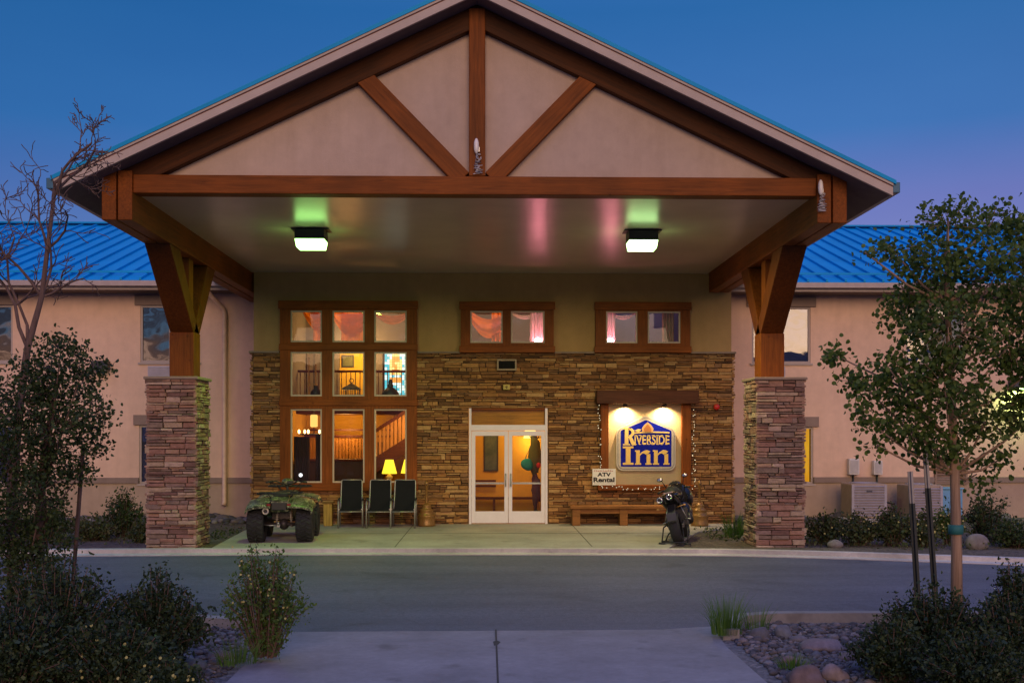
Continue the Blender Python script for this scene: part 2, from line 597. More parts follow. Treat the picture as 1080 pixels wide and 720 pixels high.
def text_mb(body, width, height, depth=0.004, bold=0.0):
    """lettering as flat geometry in the XZ plane facing -Y, fitted into width x height, lower left at the origin"""
    cu = bpy.data.curves.new('lettering', 'FONT')
    cu.body = body; cu.size = 1.0; cu.offset = bold; cu.extrude = 0.0; cu.resolution_u = 3
    ob = bpy.data.objects.new('lettering', cu)
    COL.objects.link(ob)
    dg = bpy.context.evaluated_depsgraph_get()
    me = bpy.data.meshes.new_from_object(ob.evaluated_get(dg))
    vs = [v.co.copy() for v in me.vertices]; fs = [tuple(p.vertices) for p in me.polygons]
    bpy.data.objects.remove(ob); bpy.data.curves.remove(cu); bpy.data.meshes.remove(me)
    x0 = min(v.x for v in vs); x1 = max(v.x for v in vs); y0 = min(v.y for v in vs); y1 = max(v.y for v in vs)
    mb = MB()
    mb.add([((v.x - x0) / (x1 - x0) * width, 0, (v.y - y0) / (y1 - y0) * height) for v in vs], fs)
    return mb
def moved(mb, off):
    o = Vector(off); m = MB(); m.v = [tuple(Vector(v) + o) for v in mb.v]; m.f = list(mb.f); m.s = list(mb.s)
    return m
def merge(a, b):
    a.add(b.v, b.f); a.s[-len(b.s):] = b.s if b.s else a.s[-0:]
    return a

# ledge stone courses on a plane: fn(u, v, d) -> point; d is how far a stone stands out
def ledge(mb, u0, u1, v0, v1, fn, seed, holes=(), depth=(0.008, 0.058)):
    r = random.Random(seed); v = v0
    while v < v1 - 0.02:
        h = min(r.choice([0.04, 0.05, 0.06, 0.075, 0.095, 0.11]), v1 - v)
        if v1 - v - h < 0.03: h = v1 - v
        iv = [(u0, u1)]
        for a, b, c, d in holes:
            if c < v + h / 2 < d:
                nv = []
                for p, q in iv:
                    if b <= p or a >= q: nv.append((p, q)); continue
                    if a > p: nv.append((p, a))
                    if b < q: nv.append((b, q))
                iv = nv
        for p, q in iv:
            u = p
            while u < q - 0.01:
                l = r.uniform(0.10, 0.46)
                if q - u - l < 0.12: l = q - u
                e = min(u + l, q)
                split = h > 0.09 and r.random() < 0.3
                rows = [(v, v + h * 0.48), (v + h * 0.5, v + h)] if split else [(v, v + h)]
                for a, b in rows:
                    d = r.uniform(*depth); j = lambda: r.uniform(-0.006, 0.006)
                    g = r.uniform(0.003, 0.008)
                    c = [(u + g, a + g), (e - g, a + g), (e - g, b - g), (u + g, b - g)]
                    bk = [fn(x, z, -0.02) for x, z in c]
                    fr = [fn(x + j() * 1.3, z + j(), d + j()) for x, z in c]
                    ins = 0.012
                    cc = [(u + g + ins, a + g + ins * .8), (e - g - ins, a + g + ins * .8), (e - g - ins, b - g - ins * .8), (u + g + ins, b - g - ins * .8)]
                    tp = [fn(x + j(), z + j(), d + 0.01 + j()) for x, z in cc]
                    fs = [(8, 9, 10, 11)]
                    for k in range(4):
                        k2 = (k + 1) % 4
                        fs.append((k, k2, 4 + k2, 4 + k)); fs.append((4 + k, 4 + k2, 8 + k2, 8 + k))
                    mb.add(bk + fr + tp, fs)
                u = e
        v += h
    return mb

# ================================================================== THE SETTING
def mk_ground():
    m, t, b = new_mat('dry_ground')
    mlink(t, ramp(t, tnoise(t, 0.6, 8, 0.65), [(0.3, (0.07, 0.055, 0.04)), (0.55, (0.11, 0.09, 0.06)), (0.75, (0.07, 0.08, 0.04))]), b.inputs['Base Color'])
    b.inputs['Roughness'].default_value = 0.95
    return m
g = MB(); g.poly([(-2500, -2500, -0.06), (2500, -2500, -0.06), (2500, 2500, -0.06), (-2500, 2500, -0.06)])
struct('ground', g, mk_ground())

# mountains round the valley: low wooded ridges
hm, ht, hb = new_mat('hill_slopes')
mlink(ht, ramp(ht, tnoise(ht, 0.02, 8, 0.65), [(0.35, (0.24, 0.21, 0.2)), (0.6, (0.45, 0.40, 0.37))]), hb.inputs['Base Color'])
hb.inputs['Roughness'].default_value = 1
hl = MB(); N = 220; rows = 7
for i in range(N):
    a = 2 * PI * i / N
    hgt = 62 + 26 * mnoise.noise((math.cos(a) * 3, math.sin(a) * 3, 0.3)) + 16 * mnoise.noise((math.cos(a) * 11, math.sin(a) * 11, 1.3)) + 5 * mnoise.noise((math.cos(a) * 40, math.sin(a) * 40, 2.3))
    for k in range(rows):
        f = k / (rows - 1)
        rr = 700 + 420 * f + 25 * mnoise.noise((math.cos(a) * 9, math.sin(a) * 9, f * 3))
        hl.v.append((rr * math.cos(a), rr * math.sin(a), -3 + hgt * 1.15 * f ** 1.3))
for i in range(N):
    for k in range(rows - 1):
        i2 = (i + 1) % N
        hl.f.append((i * rows + k, i2 * rows + k, i2 * rows + k + 1, i * rows + k + 1)); hl.s.append(True)
struct('hills', hl, hm)

def mk_asphalt():
    m, t, b = new_mat('asphalt')
    big = tnoise(t, 0.35, 5, 0.6)
    fine = tnoise(t, 55, 4, 0.75)
    c = ramp(t, big, [(0.3, (0.082, 0.088, 0.122)), (0.7, (0.112, 0.118, 0.162))])
    c = mixc(t, 'MULTIPLY', c, ramp(t, fine, [(0.3, (0.55, 0.55, 0.55)), (0.7, (1.45, 1.45, 1.45))]))
    c = mixc(t, 'MULTIPLY', c, ramp(t, tnoise(t, 13, 5, 0.75), [(0.3, (0.75, 0.75, 0.76)), (0.7, (1.2, 1.2, 1.2))]))
    c = mixc(t, 'MULTIPLY', c, ramp(t, tnoise(t, 0.8, 4, 0.55, dist=0.6), [(0.60, (1, 1, 1)), (0.70, (0.7, 0.7, 0.71))]))
    st = tnoise(t, 0.7, 4, 0.6, stretch=(0.25, 2.0, 1))
    c = mixc(t, 'MULTIPLY', c, ramp(t, st, [(0.35, (0.78, 0.78, 0.8)), (0.6, (1, 1, 1))]))
    vo = t.nodes.new('ShaderNodeTexVoronoi'); vo.feature = 'DISTANCE_TO_EDGE'; vo.inputs['Scale'].default_value = 0.33
    cc = t.nodes.new('ShaderNodeTexCoord'); dn = t.nodes.new('ShaderNodeMixRGB'); dn.inputs[0].default_value = 0.25
    n3 = t.nodes.new('ShaderNodeTexNoise'); n3.inputs['Scale'].default_value = 1.2
    mlink(t, cc.outputs['Object'], n3.inputs[0]); mlink(t, cc.outputs['Object'], dn.inputs[1]); mlink(t, n3.outputs['Color'], dn.inputs[2]); mlink(t, dn.outputs[0], vo.inputs['Vector'])
    c = mixc(t, 'MULTIPLY', c, ramp(t, vo.outputs['Distance'], [(0.0, (0.86, 0.86, 0.86)), (0.005, (1, 1, 1))]))
    mlink(t, c, b.inputs['Base Color'])
    b.inputs['Roughness'].default_value = 0.75
    bump(t, b, fine, 0.5, 0.01)
    return m
def mk_concrete(name, col):
    m, t, b = new_mat(name)
    c = ramp(t, tnoise(t, 0.9, 7, 0.65), [(0.3, scl(col, 0.72)), (0.65, scl(col, 1.1))])
    c = mixc(t, 'MULTIPLY', c, ramp(t, tnoise(t, 14, 5, 0.7), [(0.3, (0.85, 0.85, 0.85)), (0.7, (1.06, 1.06, 1.06))]))
    sp = tnoise(t, 2.2, 3, 0.5)
    c = mixc(t, 'MULTIPLY', c, ramp(t, sp, [(0.62, (1, 1, 1)), (0.72, (0.72, 0.71, 0.7))]))
    mlink(t, c, b.inputs['Base Color'])
    b.inputs['Roughness'].default_value = 0.85
    bump(t, b, tnoise(t, 60, 4, 0.7), 0.25, 0.008)
    return m
asphalt = mk_asphalt()
conc = mk_concrete('concrete_slab', (0.38, 0.35, 0.30))
conc_walk = mk_concrete('concrete_walk', (0.27, 0.25, 0.25))
conc_kerb = mk_concrete('concrete_kerb', (0.54, 0.49, 0.47))
# drive
far = [(-60, 18.2), (-20, 19.4), (-12, 19.9), (-8.9, 20.12), (-7.2, 20.24), (-3.8, 20.33), (0.4, 20.26), (4.1, 20.0), (5.3, 19.72), (6.5, 19.35), (9.1, 18.35), (14, 15.9), (22, 11.5), (40, 0)]
RZ_ = 0.07
far = [(x, round(y * 0.968, 2)) for x, y in far]
rd = MB(); n_ = len(far)
rd.v = [(x, y + 0.1, RZ_) for x, y in far] + [(x, min(12.6, y - 2), 0.0) for x, y in far] + [(x, -60, 0.0) for x, y in far]
for i in range(n_ - 1):
    for a in (0, n_): rd.f.append((a + n_ + i, a + n_ + i + 1, a + i + 1, a + i)); rd.s.append(False)
struct('road', rd, asphalt)
# far kerb with gutter lip, cut at the joints
def strip(mb, line, off0, off1, z0, z1):
    def off(i, d):
        p = Vector(line[i]); a = Vector(line[max(i - 1, 0)]); b = Vector(line[min(i + 1, len(line) - 1)])
        t = (b - a).normalized(); return p + Vector((-t.y, t.x)) * d
    for i in range(len(line) - 1):
        a, b, c, d = off(i, off0), off(i + 1, off0), off(i + 1, off1), off(i, off1)
        mb.hexa([(a.x, a.y, z0), (b.x, b.y, z0), (c.x, c.y, z0), (d.x, d.y, z0), (a.x, a.y, z1), (b.x, b.y, z1), (c.x, c.y, z1), (d.x, d.y, z1)])
dense = []
for i in range(len(far) - 1):
    a, b = Vector(far[i]), Vector(far[i + 1]); n = max(1, int((b - a).length / 1.5))
    for k in range(n):
        dense.append(tuple(a.lerp(b, k / n)))
dense.append(far[-1])
kb = MB(); strip(kb, dense, 0.0, 0.2, -0.05, 0.15); struct('far_kerb', kb, conc_kerb)
gp = MB(); strip(gp, dense, -0.32, 0.0, -0.05, RZ_ + 0.010); struct('gutter_pan', gp, conc_kerb)
# entrance slab under the porch
sl = MB(); sl.prism([(-5.0, 19.83), (-3.8, 19.88), (0.4, 19.81), (3.25, 19.61), (4.45, 22.95), (5.5, 24.1), (5.62, 25.0), (-5.2, 25.0), (-5.2, 23.3)], -0.05, 0.152, 'xy')
struct('entrance_slab', sl, conc)
jt = MB()
for x in (-1.7, 1.9): jt.box(x - 0.006, x + 0.006, 19.9, 24.9, 0.153, 0.156)
jt.box(-5.0, 4.6, 22.6, 22.612, 0.153, 0.156)
struct('slab_joints', jt, simple('joint_dirt', (0.05, 0.045, 0.04), 0.95))
# planting beds each side of the porch
def mk_soil(name, c1, c2, sc_=3.0):
    m, t, b = new_mat(name)
    vo = t.nodes.new('ShaderNodeTexVoronoi'); vo.inputs['Scale'].default_value = 22
    cc = t.nodes.new('ShaderNodeTexCoord'); mlink(t, cc.outputs['Object'], vo.inputs['Vector'])
    c = ramp(t, tnoise(t, sc_, 7, 0.7), [(0.3, c1), (0.7, c2)])
    c = mixc(t, 'MULTIPLY', c, ramp(t, vo.outputs['Color'], [(0.2, (0.6, 0.6, 0.6)), (0.8, (1.3, 1.25, 1.2))]))
    mlink(t, c, b.inputs['Base Color']); b.inputs['Roughness'].default_value = 0.95
    bump(t, b, vo.outputs['Distance'], 0.8, 0.03)
    return m
soil = mk_soil('bed_mulch', (0.07, 0.055, 0.042), (0.16, 0.13, 0.1))
gravel_m = mk_soil('bed_gravel', (0.11, 0.105, 0.11), (0.24, 0.22, 0.215), 6)
def farb(x0, x1):
    pts = [p for p in dense if x0 < p[0] < x1]
    def yat(x):
        for i in range(len(dense) - 1):
            if dense[i][0] <= x <= dense[i + 1][0]:
                f = (x - dense[i][0]) / (dense[i + 1][0] - dense[i][0]); return dense[i][1] + f * (dense[i + 1][1] - dense[i][1])
    return [(x0, yat(x0) + 0.18)] + [(p[0], p[1] + 0.18) for p in pts] + [(x1, yat(x1) + 0.18)]
lb = MB(); lb.poly([(x, y, 0.125) for x, y in farb(-30, -4.9)] + [(-5.15, 23.3, 0.125), (-5.15, 27, 0.125), (-30, 27, 0.125)])
struct('planting_bed', lb, soil)
rb = MB(); rb.poly([(x, y, 0.125) for x, y in farb(3.2, 20)] + [(20, 27, 0.125), (5.6, 27, 0.125), (5.6, 24.1, 0.125), (4.4, 22.95, 0.125)])
struct('planting_bed_right', rb, soil)
# near walk, near kerbs and rock beds
wk = MB(); wk.poly([(-2.28, -6, 0.03), (2.46, -6, 0.03), (2.44, 11.1, 0.03), (2.5, 11.9, 0.03), (2.75, 12.3, 0.025), (2.75, 12.45, 0.012), (1.9, 12.2, 0.012), (-2.2, 12.15, 0.012), (-2.3, 11.3, 0.03)])
struct('walk', wk, conc_walk)
wj = MB(); wj.box(0.076, 0.094, 4, 12.14, 0.031, 0.033)
for y in (6.6, 9.3): wj.box(-2.27, 2.44, y, y + 0.012, 0.031, 0.033)
wj.poly([(0.06, 11.2, 0.0335), (0.1, 11.25, 0.0335), (0.13, 11.4, 0.0335), (0.09, 11.5, 0.0335), (0.05, 11.42, 0.0335)])
struct('walk_joints', wj, MATS['joint_dirt'])
nk = MB()
strip(nk, [(-25, 12.75), (-3.4, 12.62), (-2.35, 12.35), (-2.32, 12.2)], -0.17, 0.0, -0.05, 0.13)
strip(nk, [(2.5, 11.55), (2.6, 12.1), (2.85, 12.55), (3.3, 12.72), (4.3, 12.74), (12, 12.3), (25, 11)], -0.17, 0.0, -0.05, 0.13)
struct('near_kerb', nk, mk_concrete('concrete_kerb_near', (0.27, 0.25, 0.24)))
def bed(name, pts, zc, seed):
    mb = MB(); r = random.Random(seed)
    x0 = min(p[0] for p in pts); x1 = max(p[0] for p in pts); y0 = min(p[1] for p in pts); y1 = max(p[1] for p in pts)
    mb.poly([(x, y, zc) for x, y in pts]); return struct(name, mb, gravel_m)
bed('rock_bed_left', [(-25, -6), (-2.1, -6), (-2.1, 11.3), (-2.2, 12.2), (-3.42, 12.46), (-25, 12.6)], 0.014, 1)
bed('rock_bed_right', [(2.2, -6), (25, -6), (25, 10.84), (12, 12.14), (4.3, 12.58), (3.34, 12.56), (2.97, 12.42), (2.5, 12.0), (2.2, 11.4)], 0.014, 2)

# ================================================================== THE INN
inn = thing('inn_building', 'two-storey tan stucco inn with blue metal roof and stone entrance wall', 'building', (0, 27, 0.12), world=True)
H1 = (-4.64, -1.73, 1.02, 5.14)     # lobby window opening
H2 = (-0.53, 1.40, 4.17, 5.13)
H3 = (2.56, 4.53, 4.17, 5.13)
HD = (-0.45, 1.37, 0.15, 2.80)
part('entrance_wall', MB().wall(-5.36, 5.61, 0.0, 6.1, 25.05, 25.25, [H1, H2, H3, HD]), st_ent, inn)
sv = MB()
sh = [(H1[0] - .05, H1[1] + .05, H1[2] - .05, 5.3), (HD[0] - 0.01, HD[1] + 0.01, 0, 2.82), (H2[0] - .05, H2[1] + .05, 4.09, 5.3), (H3[0] - .05, H3[1] + .05, 4.09, 5.3), (2.74, 4.44, 1.0, 2.95)]
ledge(sv, -5.36, 5.61, 0.13, 4.07, lambda u, v, d: (u, 25.03 - d, v), 3, sh)
ledge(sv, 25.0, 27.0, 0.13, 4.07, lambda u, v, d: (5.63 + d, u, v), 4)
ledge(sv, 25.0, 27.0, 0.13, 4.07, lambda u, v, d: (-5.38 - d, u, v), 5)
sw = part('stone_veneer', sv, stone_wall_m, inn)
part('mortar_backing', MB().wall(-5.375, 5.625, 0.1, 4.07, 25.03, 25.045, sh), mortar, sw)
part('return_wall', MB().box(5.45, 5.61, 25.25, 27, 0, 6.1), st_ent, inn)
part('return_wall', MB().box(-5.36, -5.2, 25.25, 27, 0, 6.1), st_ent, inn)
for a, b in ((-5.45, -4.76), (-1.61, -0.64), (1.52, 2.45), (4.65, 5.7)): part('stone_ledge', MB().box(a, b, 24.93, 25.06, 4.055, 4.10), capstone, inn, 0.008)

# wings
def wing(x0, x1, wins):
    holes = [(a, b, c, d) for a, b, c, d in wins]
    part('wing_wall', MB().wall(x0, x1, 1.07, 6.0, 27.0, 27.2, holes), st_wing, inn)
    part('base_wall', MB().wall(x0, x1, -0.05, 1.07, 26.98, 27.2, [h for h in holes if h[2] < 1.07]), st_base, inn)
    bd = MB(); xs = [x0] + sorted(v for h in holes if h[2] < 1.1 for v in h[:2]) + [x1]
    for i in range(0, len(xs), 2): bd.box(xs[i], xs[i + 1], 26.94, 27.0, 1.0, 1.14)
    part('belt_band', bd, st_trim, inn, 0.006)
LW = [(-13.1, -11.66, 3.97, 5.37), (-8.55, -7.11, 3.97, 5.37), (-8.58, -7.1, 0.99, 2.43), (-13.1, -11.66, 0.99, 2.43), (-17.6, -16.2, 3.97, 5.37), (-17.6, -16.2, 0.99, 2.43)]
RW = [(6.56, 8.03, 3.97, 5.37), (6.66, 8.1, 0.97, 2.39), (10.42, 11.88, 3.97, 5.37), (15.0, 16.4, 3.97, 5.37), (15.0, 16.4, 0.97, 2.39)]
wing(-30, -5.36, LW); wing(5.61, 30, RW)
curtain_grey = fabric('grey_curtain', (0.16, 0.15, 0.16), 0.15)
def wing_window(w, lit=None, drape=None):
    a, b, c, d = w
    fr = MB()
    for q in ((a, a + 0.05, c, d), (b - 0.05, b, c, d), (a, b, c, c + 0.05), (a, b, d - 0.05, d), ((a + b) / 2 - 0.025, (a + b) / 2 + 0.025, c, d)):
        fr.box(q[0], q[1], 27.02 + (0.004 if q[1] - q[0] < 0.1 else 0), 27.1, q[2], q[3])
    f = part('window', fr, wing_frame, inn)
    part('pane', MB().box(a + 0.04, b - 0.04, 27.055, 27.063, c + 0.04, d - 0.04), glass_wing if lit is None else glass_lobby, f)
    hd = MB().box(a - 0.13, b + 0.13, 26.95, 27.02, d + 0.002, d + 0.25)
    part('lintel', hd, st_trim, f, 0.006)
    part('sill', MB().box(a - 0.05, b + 0.05, 26.96, 27.03, c - 0.05, c), wing_frame, f, 0.005)
    bx = MB(); bx.box(a - 0.1, b + 0.1, 27.5, 27.6, c - 0.1, d + 0.1); bx.box(a - 0.1, b + 0.1, 27.2, 27.5, c - 0.12, c - 0.1)
    cu = MB(); n = 40; pts = []
    for i in range(n + 1):
        x = a + (b - a) * i / n; pts.append((x, 27.32 + 0.03 * math.sin(i * 1.9) + 0.01 * math.sin(i * 0.7)))
    for i in range(n):
        cu.poly([(pts[i][0], pts[i][1], c - .05), (pts[i + 1][0], pts[i + 1][1], c - .05), (pts[i + 1][0], pts[i + 1][1], d + .05), (pts[i][0], pts[i][1], d + .05)], True)
    part('room_back', bx, dark_room, f)
    if lit is not None or drape:
        part('curtain', cu, lit if lit is not None else drape, f)
    if c > 3:
        m = MB().box(a + 0.2, a + 0.82, 26.94, 27.0, c - 0.36, c - 0.09)
        for k in range(5): m.box(a + 0.22, a + 0.80, 26.925, 26.94, c - 0.34 + k * 0.05, c - 0.315 + k * 0.05)
        part('air_conditioner_grille', m, simple('lavender_grille', (0.42, 0.38, 0.46), 0.5), inn)
lit_cur = emit('lit_yellow_curtain', (1.0, 0.42, 0.015), 0.62)
def mk_lit():
    t = lit_cur.node_tree; e = [n for n in t.nodes if n.type == 'EMISSION'][0]
    c = ramp(t, tnoise(t, 3, 4, 0.6, stretch=(6, 1, 0.5)), [(0.3, (0.9, 0.32, 0.008)), (0.7, (1.0, 0.52, 0.03))])
    mlink(t, c, e.inputs[0])
mk_lit()
for w in LW: wing_window(w, None, curtain_grey if w[2] < 2 else None)
for i, w in enumerate(RW): wing_window(w, lit_cur if i == 1 else None)
# louvred vent in the right wing
lv = MB(); lv.box(11.13, 11.18, 26.92, 27, 0.96, 1.63); lv.box(11.9, 11.95, 26.92, 27, 0.96, 1.63); lv.box(11.18, 11.9, 26.92, 27, 1.58, 1.63); lv.box(11.18, 11.9, 26.92, 27, 0.96, 1.0)
for k in range(9): lv.bar((11.18, 26.95, 1.03 + k * 0.062), (11.9, 26.95, 1.03 + k * 0.062), 0.07, 0.012, (0, -0.7, 0.7))
part('louvre', lv, simple('brown_louvre', (0.26, 0.16, 0.11), 0.6), inn)

# main roof: standing seam
EY, EZ, RY, RZ = 26.3, 5.9, 35.2, 8.9
sl_ = (RZ - EZ) / (RY - EY)
rf = MB()
rf.hexa([(-31, EY, EZ - 0.05), (31, EY, EZ - 0.05), (31, RY, RZ - 0.05), (-31, RY, RZ - 0.05), (-31, EY, EZ), (31, EY, EZ), (31, RY, RZ), (-31, RY, RZ)])
rf.hexa([(-31, RY, RZ - 0.05), (31, RY, RZ - 0.05), (31, 44.1, EZ - .05), (-31, 44.1, EZ - .05), (-31, RY, RZ), (31, RY, RZ), (31, 44.1, EZ), (-31, 44.1, EZ)])
x = -30.9
while x < 31:
    rf.hexa([(x, EY, EZ - .01), (x + 0.05, EY, EZ - .01), (x + 0.05, RY, RZ - .01), (x, RY, RZ - .01), (x, EY, EZ + 0.06), (x + 0.05, EY, EZ + 0.06), (x + 0.05, RY, RZ + 0.06), (x, RY, RZ + 0.06)])
    x += 0.46
rf.bar((-31, RY, RZ + 0.05), (31, RY, RZ + 0.05), 0.35, 0.05)
roof = part('roof', rf, blue_metal, inn)
sg = MB()
for dy in (0.55,):
    sg.bar((-31, EY + dy, EZ + dy * sl_ + 0.09), (31, EY + dy, EZ + dy * sl_ + 0.09), 0.03, 0.05)
part('snow_guard', sg, blue_metal, roof)
gt = MB(); gt.box(-31, -5.9, 26.18, 26.32, 5.74, 5.87); gt.box(5.6, 31, 26.18, 26.32, 5.74, 5.87)
gt.box(-31, -5.9, 26.32, 26.36, 5.66, 5.86); gt.box(5.6, 31, 26.32, 26.36, 5.66, 5.86)
part('gutter', gt, gutter_m, roof, 0.012)
sf = MB(); sf.box(-31, -5.4, 26.36, 27.0, 5.66, 5.69); sf.box(5.62, 31, 26.36, 27.0, 5.66, 5.69)
part('eave_soffit', sf, soffit_m, roof)
dn = MB(); dn.tube([(-6.75, 26.28, 5.72), (-6.72, 26.32, 5.6), (-6.5, 26.85, 5.3), (-6.47, 26.9, 5.15), (-6.47, 26.9, 0.55), (-6.48, 26.86, 0.46)], 0.058, 8)
part('downspout', dn, simple('downspout_paint', (0.78, 0.54, 0.40), 0.5), inn)

# lobby window: timber grid, nine lights
cols = [(-4.5, -3.79), (-3.55, -2.82), (-2.6, -1.86)]
rws = [(1.1, 2.78), (3.07, 4.08), (4.30, 5.02)]
def timber_window(bounds, cs, rs, name):
    x0, x1, z0, z1 = bounds
    holes = [(a, b, c, d) for a, b in cs for c, d in rs]
    fr = MB(); fr.wall(x0, x1, z0, z1, 24.93, 25.10, holes)
    f = part(name, fr, trim_z, inn)
    part('head_rail', MB().box(x0 - 0.03, x1 + 0.03, 24.88, 24.927, z1 - 0.17, z1 + 0.01), trim_w, f, 0.008); part('sill_rail', MB().box(x0 - 0.03, x1 + 0.03, 24.89, 24.927, z0 - 0.02, z0 + 0.13), trim_w, f, 0.008)
    for i in range(len(rs) - 1):
        zc = (rs[i][1] + rs[i + 1][0]) / 2; part('middle_rail', MB().box(x0 - 0.02, x1 + 0.02, 24.90, 24.927, zc - 0.07, zc + 0.07), trim_w, f, 0.008)
    for a, b, c, d in holes:
        s = MB(); t_ = 0.035
        s.box(a, a + t_, 24.95, 25.0, c, d); s.box(b - t_, b, 24.95, 25.0, c, d); s.box(a + t_, b - t_, 24.952, 25.0, c, c + t_); s.box(a + t_, b - t_, 24.952, 25.0, d - t_, d)
        so = part('sash', s, sash_m, f)
        part('pane', MB().box(a + t_, b - t_, 24.972, 24.980, c + t_, d - t_), glass_lobby, so)
    return f
timber_window((-4.74, -1.63, 0.94, 5.23), cols, rws, 'lobby_window')
timber_window((-0.63, 1.50, 4.09, 5.22), [(-0.41, 0.33), (0.52, 1.29)], [(4.29, 5.02)], 'upper_window')
timber_window((2.46, 4.63, 4.09, 5.22), [(2.70, 3.42), (3.66, 4.41)], [(4.29, 5.02)], 'upper_window')

# entrance doors with transom
dr = MB(); dr.box(-0.44, -0.385, 24.98, 25.1, 0.15, 2.8); dr.box(1.305, 1.36, 24.98, 25.1, 0.15, 2.8); dr.box(-0.385, 1.305, 24.98, 25.1, 2.29, 2.42)
df = part('entrance_door_frame', dr, white_alu, inn, 0.004)
part('transom_pane', MB().box(-0.385, 1.305, 25.04, 25.05, 2.42, 2.76), glass_lobby, df)
tw = MB(); tw.box(-0.385, 1.305, 25.08, 25.1, 2.42, 2.76)
part('transom_head', MB().box(-0.385, 1.305, 24.99, 25.1, 2.76, 2.8), trim_w, df)
part('transom_board', tw, wood('lit_transom_wood', (0.62, 0.26, 0.03), 'x'), df)  # light on the board is put into its brighter orange colour
for a, b, hx in ((-0.38, 0.455, 0.40), (0.465, 1.30, 0.52)):
    d = MB(); d.box(a, a + 0.085, 25.0, 25.05, 0.17, 2.28); d.box(b - 0.085, b, 25.0, 25.05, 0.17, 2.28); d.box(a + 0.085, b - 0.085, 25.0, 25.05, 0.17, 0.44); d.box(a + 0.085, b - 0.085, 25.0, 25.05, 2.17, 2.28)
    do = part('entrance_door', d, white_alu, inn, 0.004)
    part('pane', MB().box(a + 0.085, b - 0.085, 25.022, 25.03, 0.44, 2.17), glass_lobby, do)
    h = MB(); h.tube([(hx, 25.0, 1.30), (hx, 24.93, 1.30), (hx, 24.93, 1.02), (hx, 25.0, 1.02)], 0.013, 8)
    part('handle', h, grey_metal, do)
    part('push_bar', MB().box(a + 0.085, b - 0.085, 25.06, 25.09, 1.06, 1.10), grey_metal, do)

# rooms behind the glass
yel = stucco('lobby_paint', (0.62, 0.35, 0.06), 0.1)
org_ = stucco('gallery_paint', (0.60, 0.30, 0.09), 0.1)
prp = stucco('upper_room_paint', (0.26, 0.22, 0.30), 0.1)
iw = MB()
iw.box(-5.19, -0.85, 31.0, 31.1, 0.0, 5.75); iw.box(-5.19, -5.14, 25.25, 31, 0.0, 5.75)
part('lobby_wall', iw, yel, inn)
iw = MB(); iw.box(-0.85, -0.78, 25.25, 31, 0.0, 5.75); part('partition_wall', iw, yel, inn)
iw = MB(); iw.box(-5.19, 5.45, 25.25, 31, 5.75, 5.8); part('inner_ceiling', iw, simple('inner_ceiling_paint', (0.3, 0.26, 0.22), 0.9), inn)
iw = MB(); iw.box(-5.19, 5.45, 25.25, 31, 0.08, 0.15); part('inner_floor', iw, wood('floor_boards', (0.2, 0.1, 0.05), 'x'), inn)
iw = MB(); iw.box(-5.14, -0.86, 29.3, 31, 2.75, 2.95); part('gallery_floor', iw, dark_beam, inn)
iw = MB(); iw.box(-0.78, 5.45, 25.25, 31, 3.25, 3.35); part('upper_floor', iw, dark_beam, inn)
iw = MB(); iw.box(-0.78, 5.45, 28.6, 28.7, 3.35, 5.75); iw.box(5.39, 5.44, 25.25, 28.6, 3.35, 5.75); iw.box(1.95, 2.0, 25.25, 28.6, 3.35, 5.75)
part('upper_room_wall', iw, prp, inn)
iw = MB(); iw.box(-0.78, 5.45, 28.2, 28.3, 0.15, 3.25); iw.box(1.75, 1.8, 25.25, 28.2, 0.15, 3.25)
part('vestibule_wall', iw, yel, inn)

purp = stucco('grey_purple_tone', (0.17, 0.135, 0.15), 0.1)
part('reflection_tone_panel', MB().box(-5.14, -0.86, 30.6, 30.98, 4.78, 5.75), purp, inn)  # added panel; grey-purple stands in for sky reflected in the top panes
part('dark_panelling', MB().box(-5.14, -5.10, 25.3, 30.6, 2.95, 5.74), purp, inn)
part('dark_panelling', MB().box(-5.10, -4.2, 30.8, 30.98, 2.95, 4.78), purp, inn)
part('dark_panelling', MB().box(-3.42, -2.98, 30.82, 30.98, 2.95, 4.78), purp, inn)
# gallery balustrade and stair
gr = thing('gallery_railing', 'dark gallery railing seen through the middle row of the lobby window', 'railing', (-3, 29.35, 2.95), world=True)
part('handrail', MB().box(-5.1, -0.9, 29.32, 29.38, 3.86, 3.92), dark_beam, gr)
b = MB()
for k in range(34): b.box(-5.05 + k * 0.123, -5.03 + k * 0.123, 29.34, 29.36, 2.95, 3.86)
part('balusters', b, dark_beam, gr)
stt = thing('staircase', 'timber staircase with balusters rising to the right inside the lobby window', 'staircase', (-3.0, 28.2, 0.15), world=True)
m = MB()
for k in range(9): m.box(-3.1 + k * 0.27, -2.8 + k * 0.27, 28.0, 29.0, 1.3 + k * 0.17, 1.34 + k * 0.17)
part('treads', m, dark_beam, stt)
part('stringer', MB().bar((-3.15, 27.97, 1.25), (-0.9, 27.97, 2.68), 0.06, 0.34), dark_beam, stt)
part('handrail', MB().bar((-2.95, 27.96, 2.25), (-0.9, 27.96, 3.55), 0.07, 0.09), dark_beam, stt)
m = MB()
for k in range(20): m.hexa([(-2.9 + k * 0.1, 27.95, 1.5 + k * .0635), (-2.83 + k * 0.1, 27.95, 1.5 + k * .0635), (-2.83 + k * 0.1, 27.99, 1.5 + k * .0635), (-2.9 + k * 0.1, 27.99, 1.5 + k * .0635), (-2.9 + k * 0.1, 27.95, 2.25 + k * .0635), (-2.83 + k * 0.1, 27.95, 2.29 + k * .0635), (-2.83 + k * 0.1, 27.99, 2.29 + k * .0635), (-2.9 + k * 0.1, 27.99, 2.25 + k * .0635)])
part('balusters', m, wood('pale_baluster', (0.5, 0.27, 0.10), 'z'), stt)
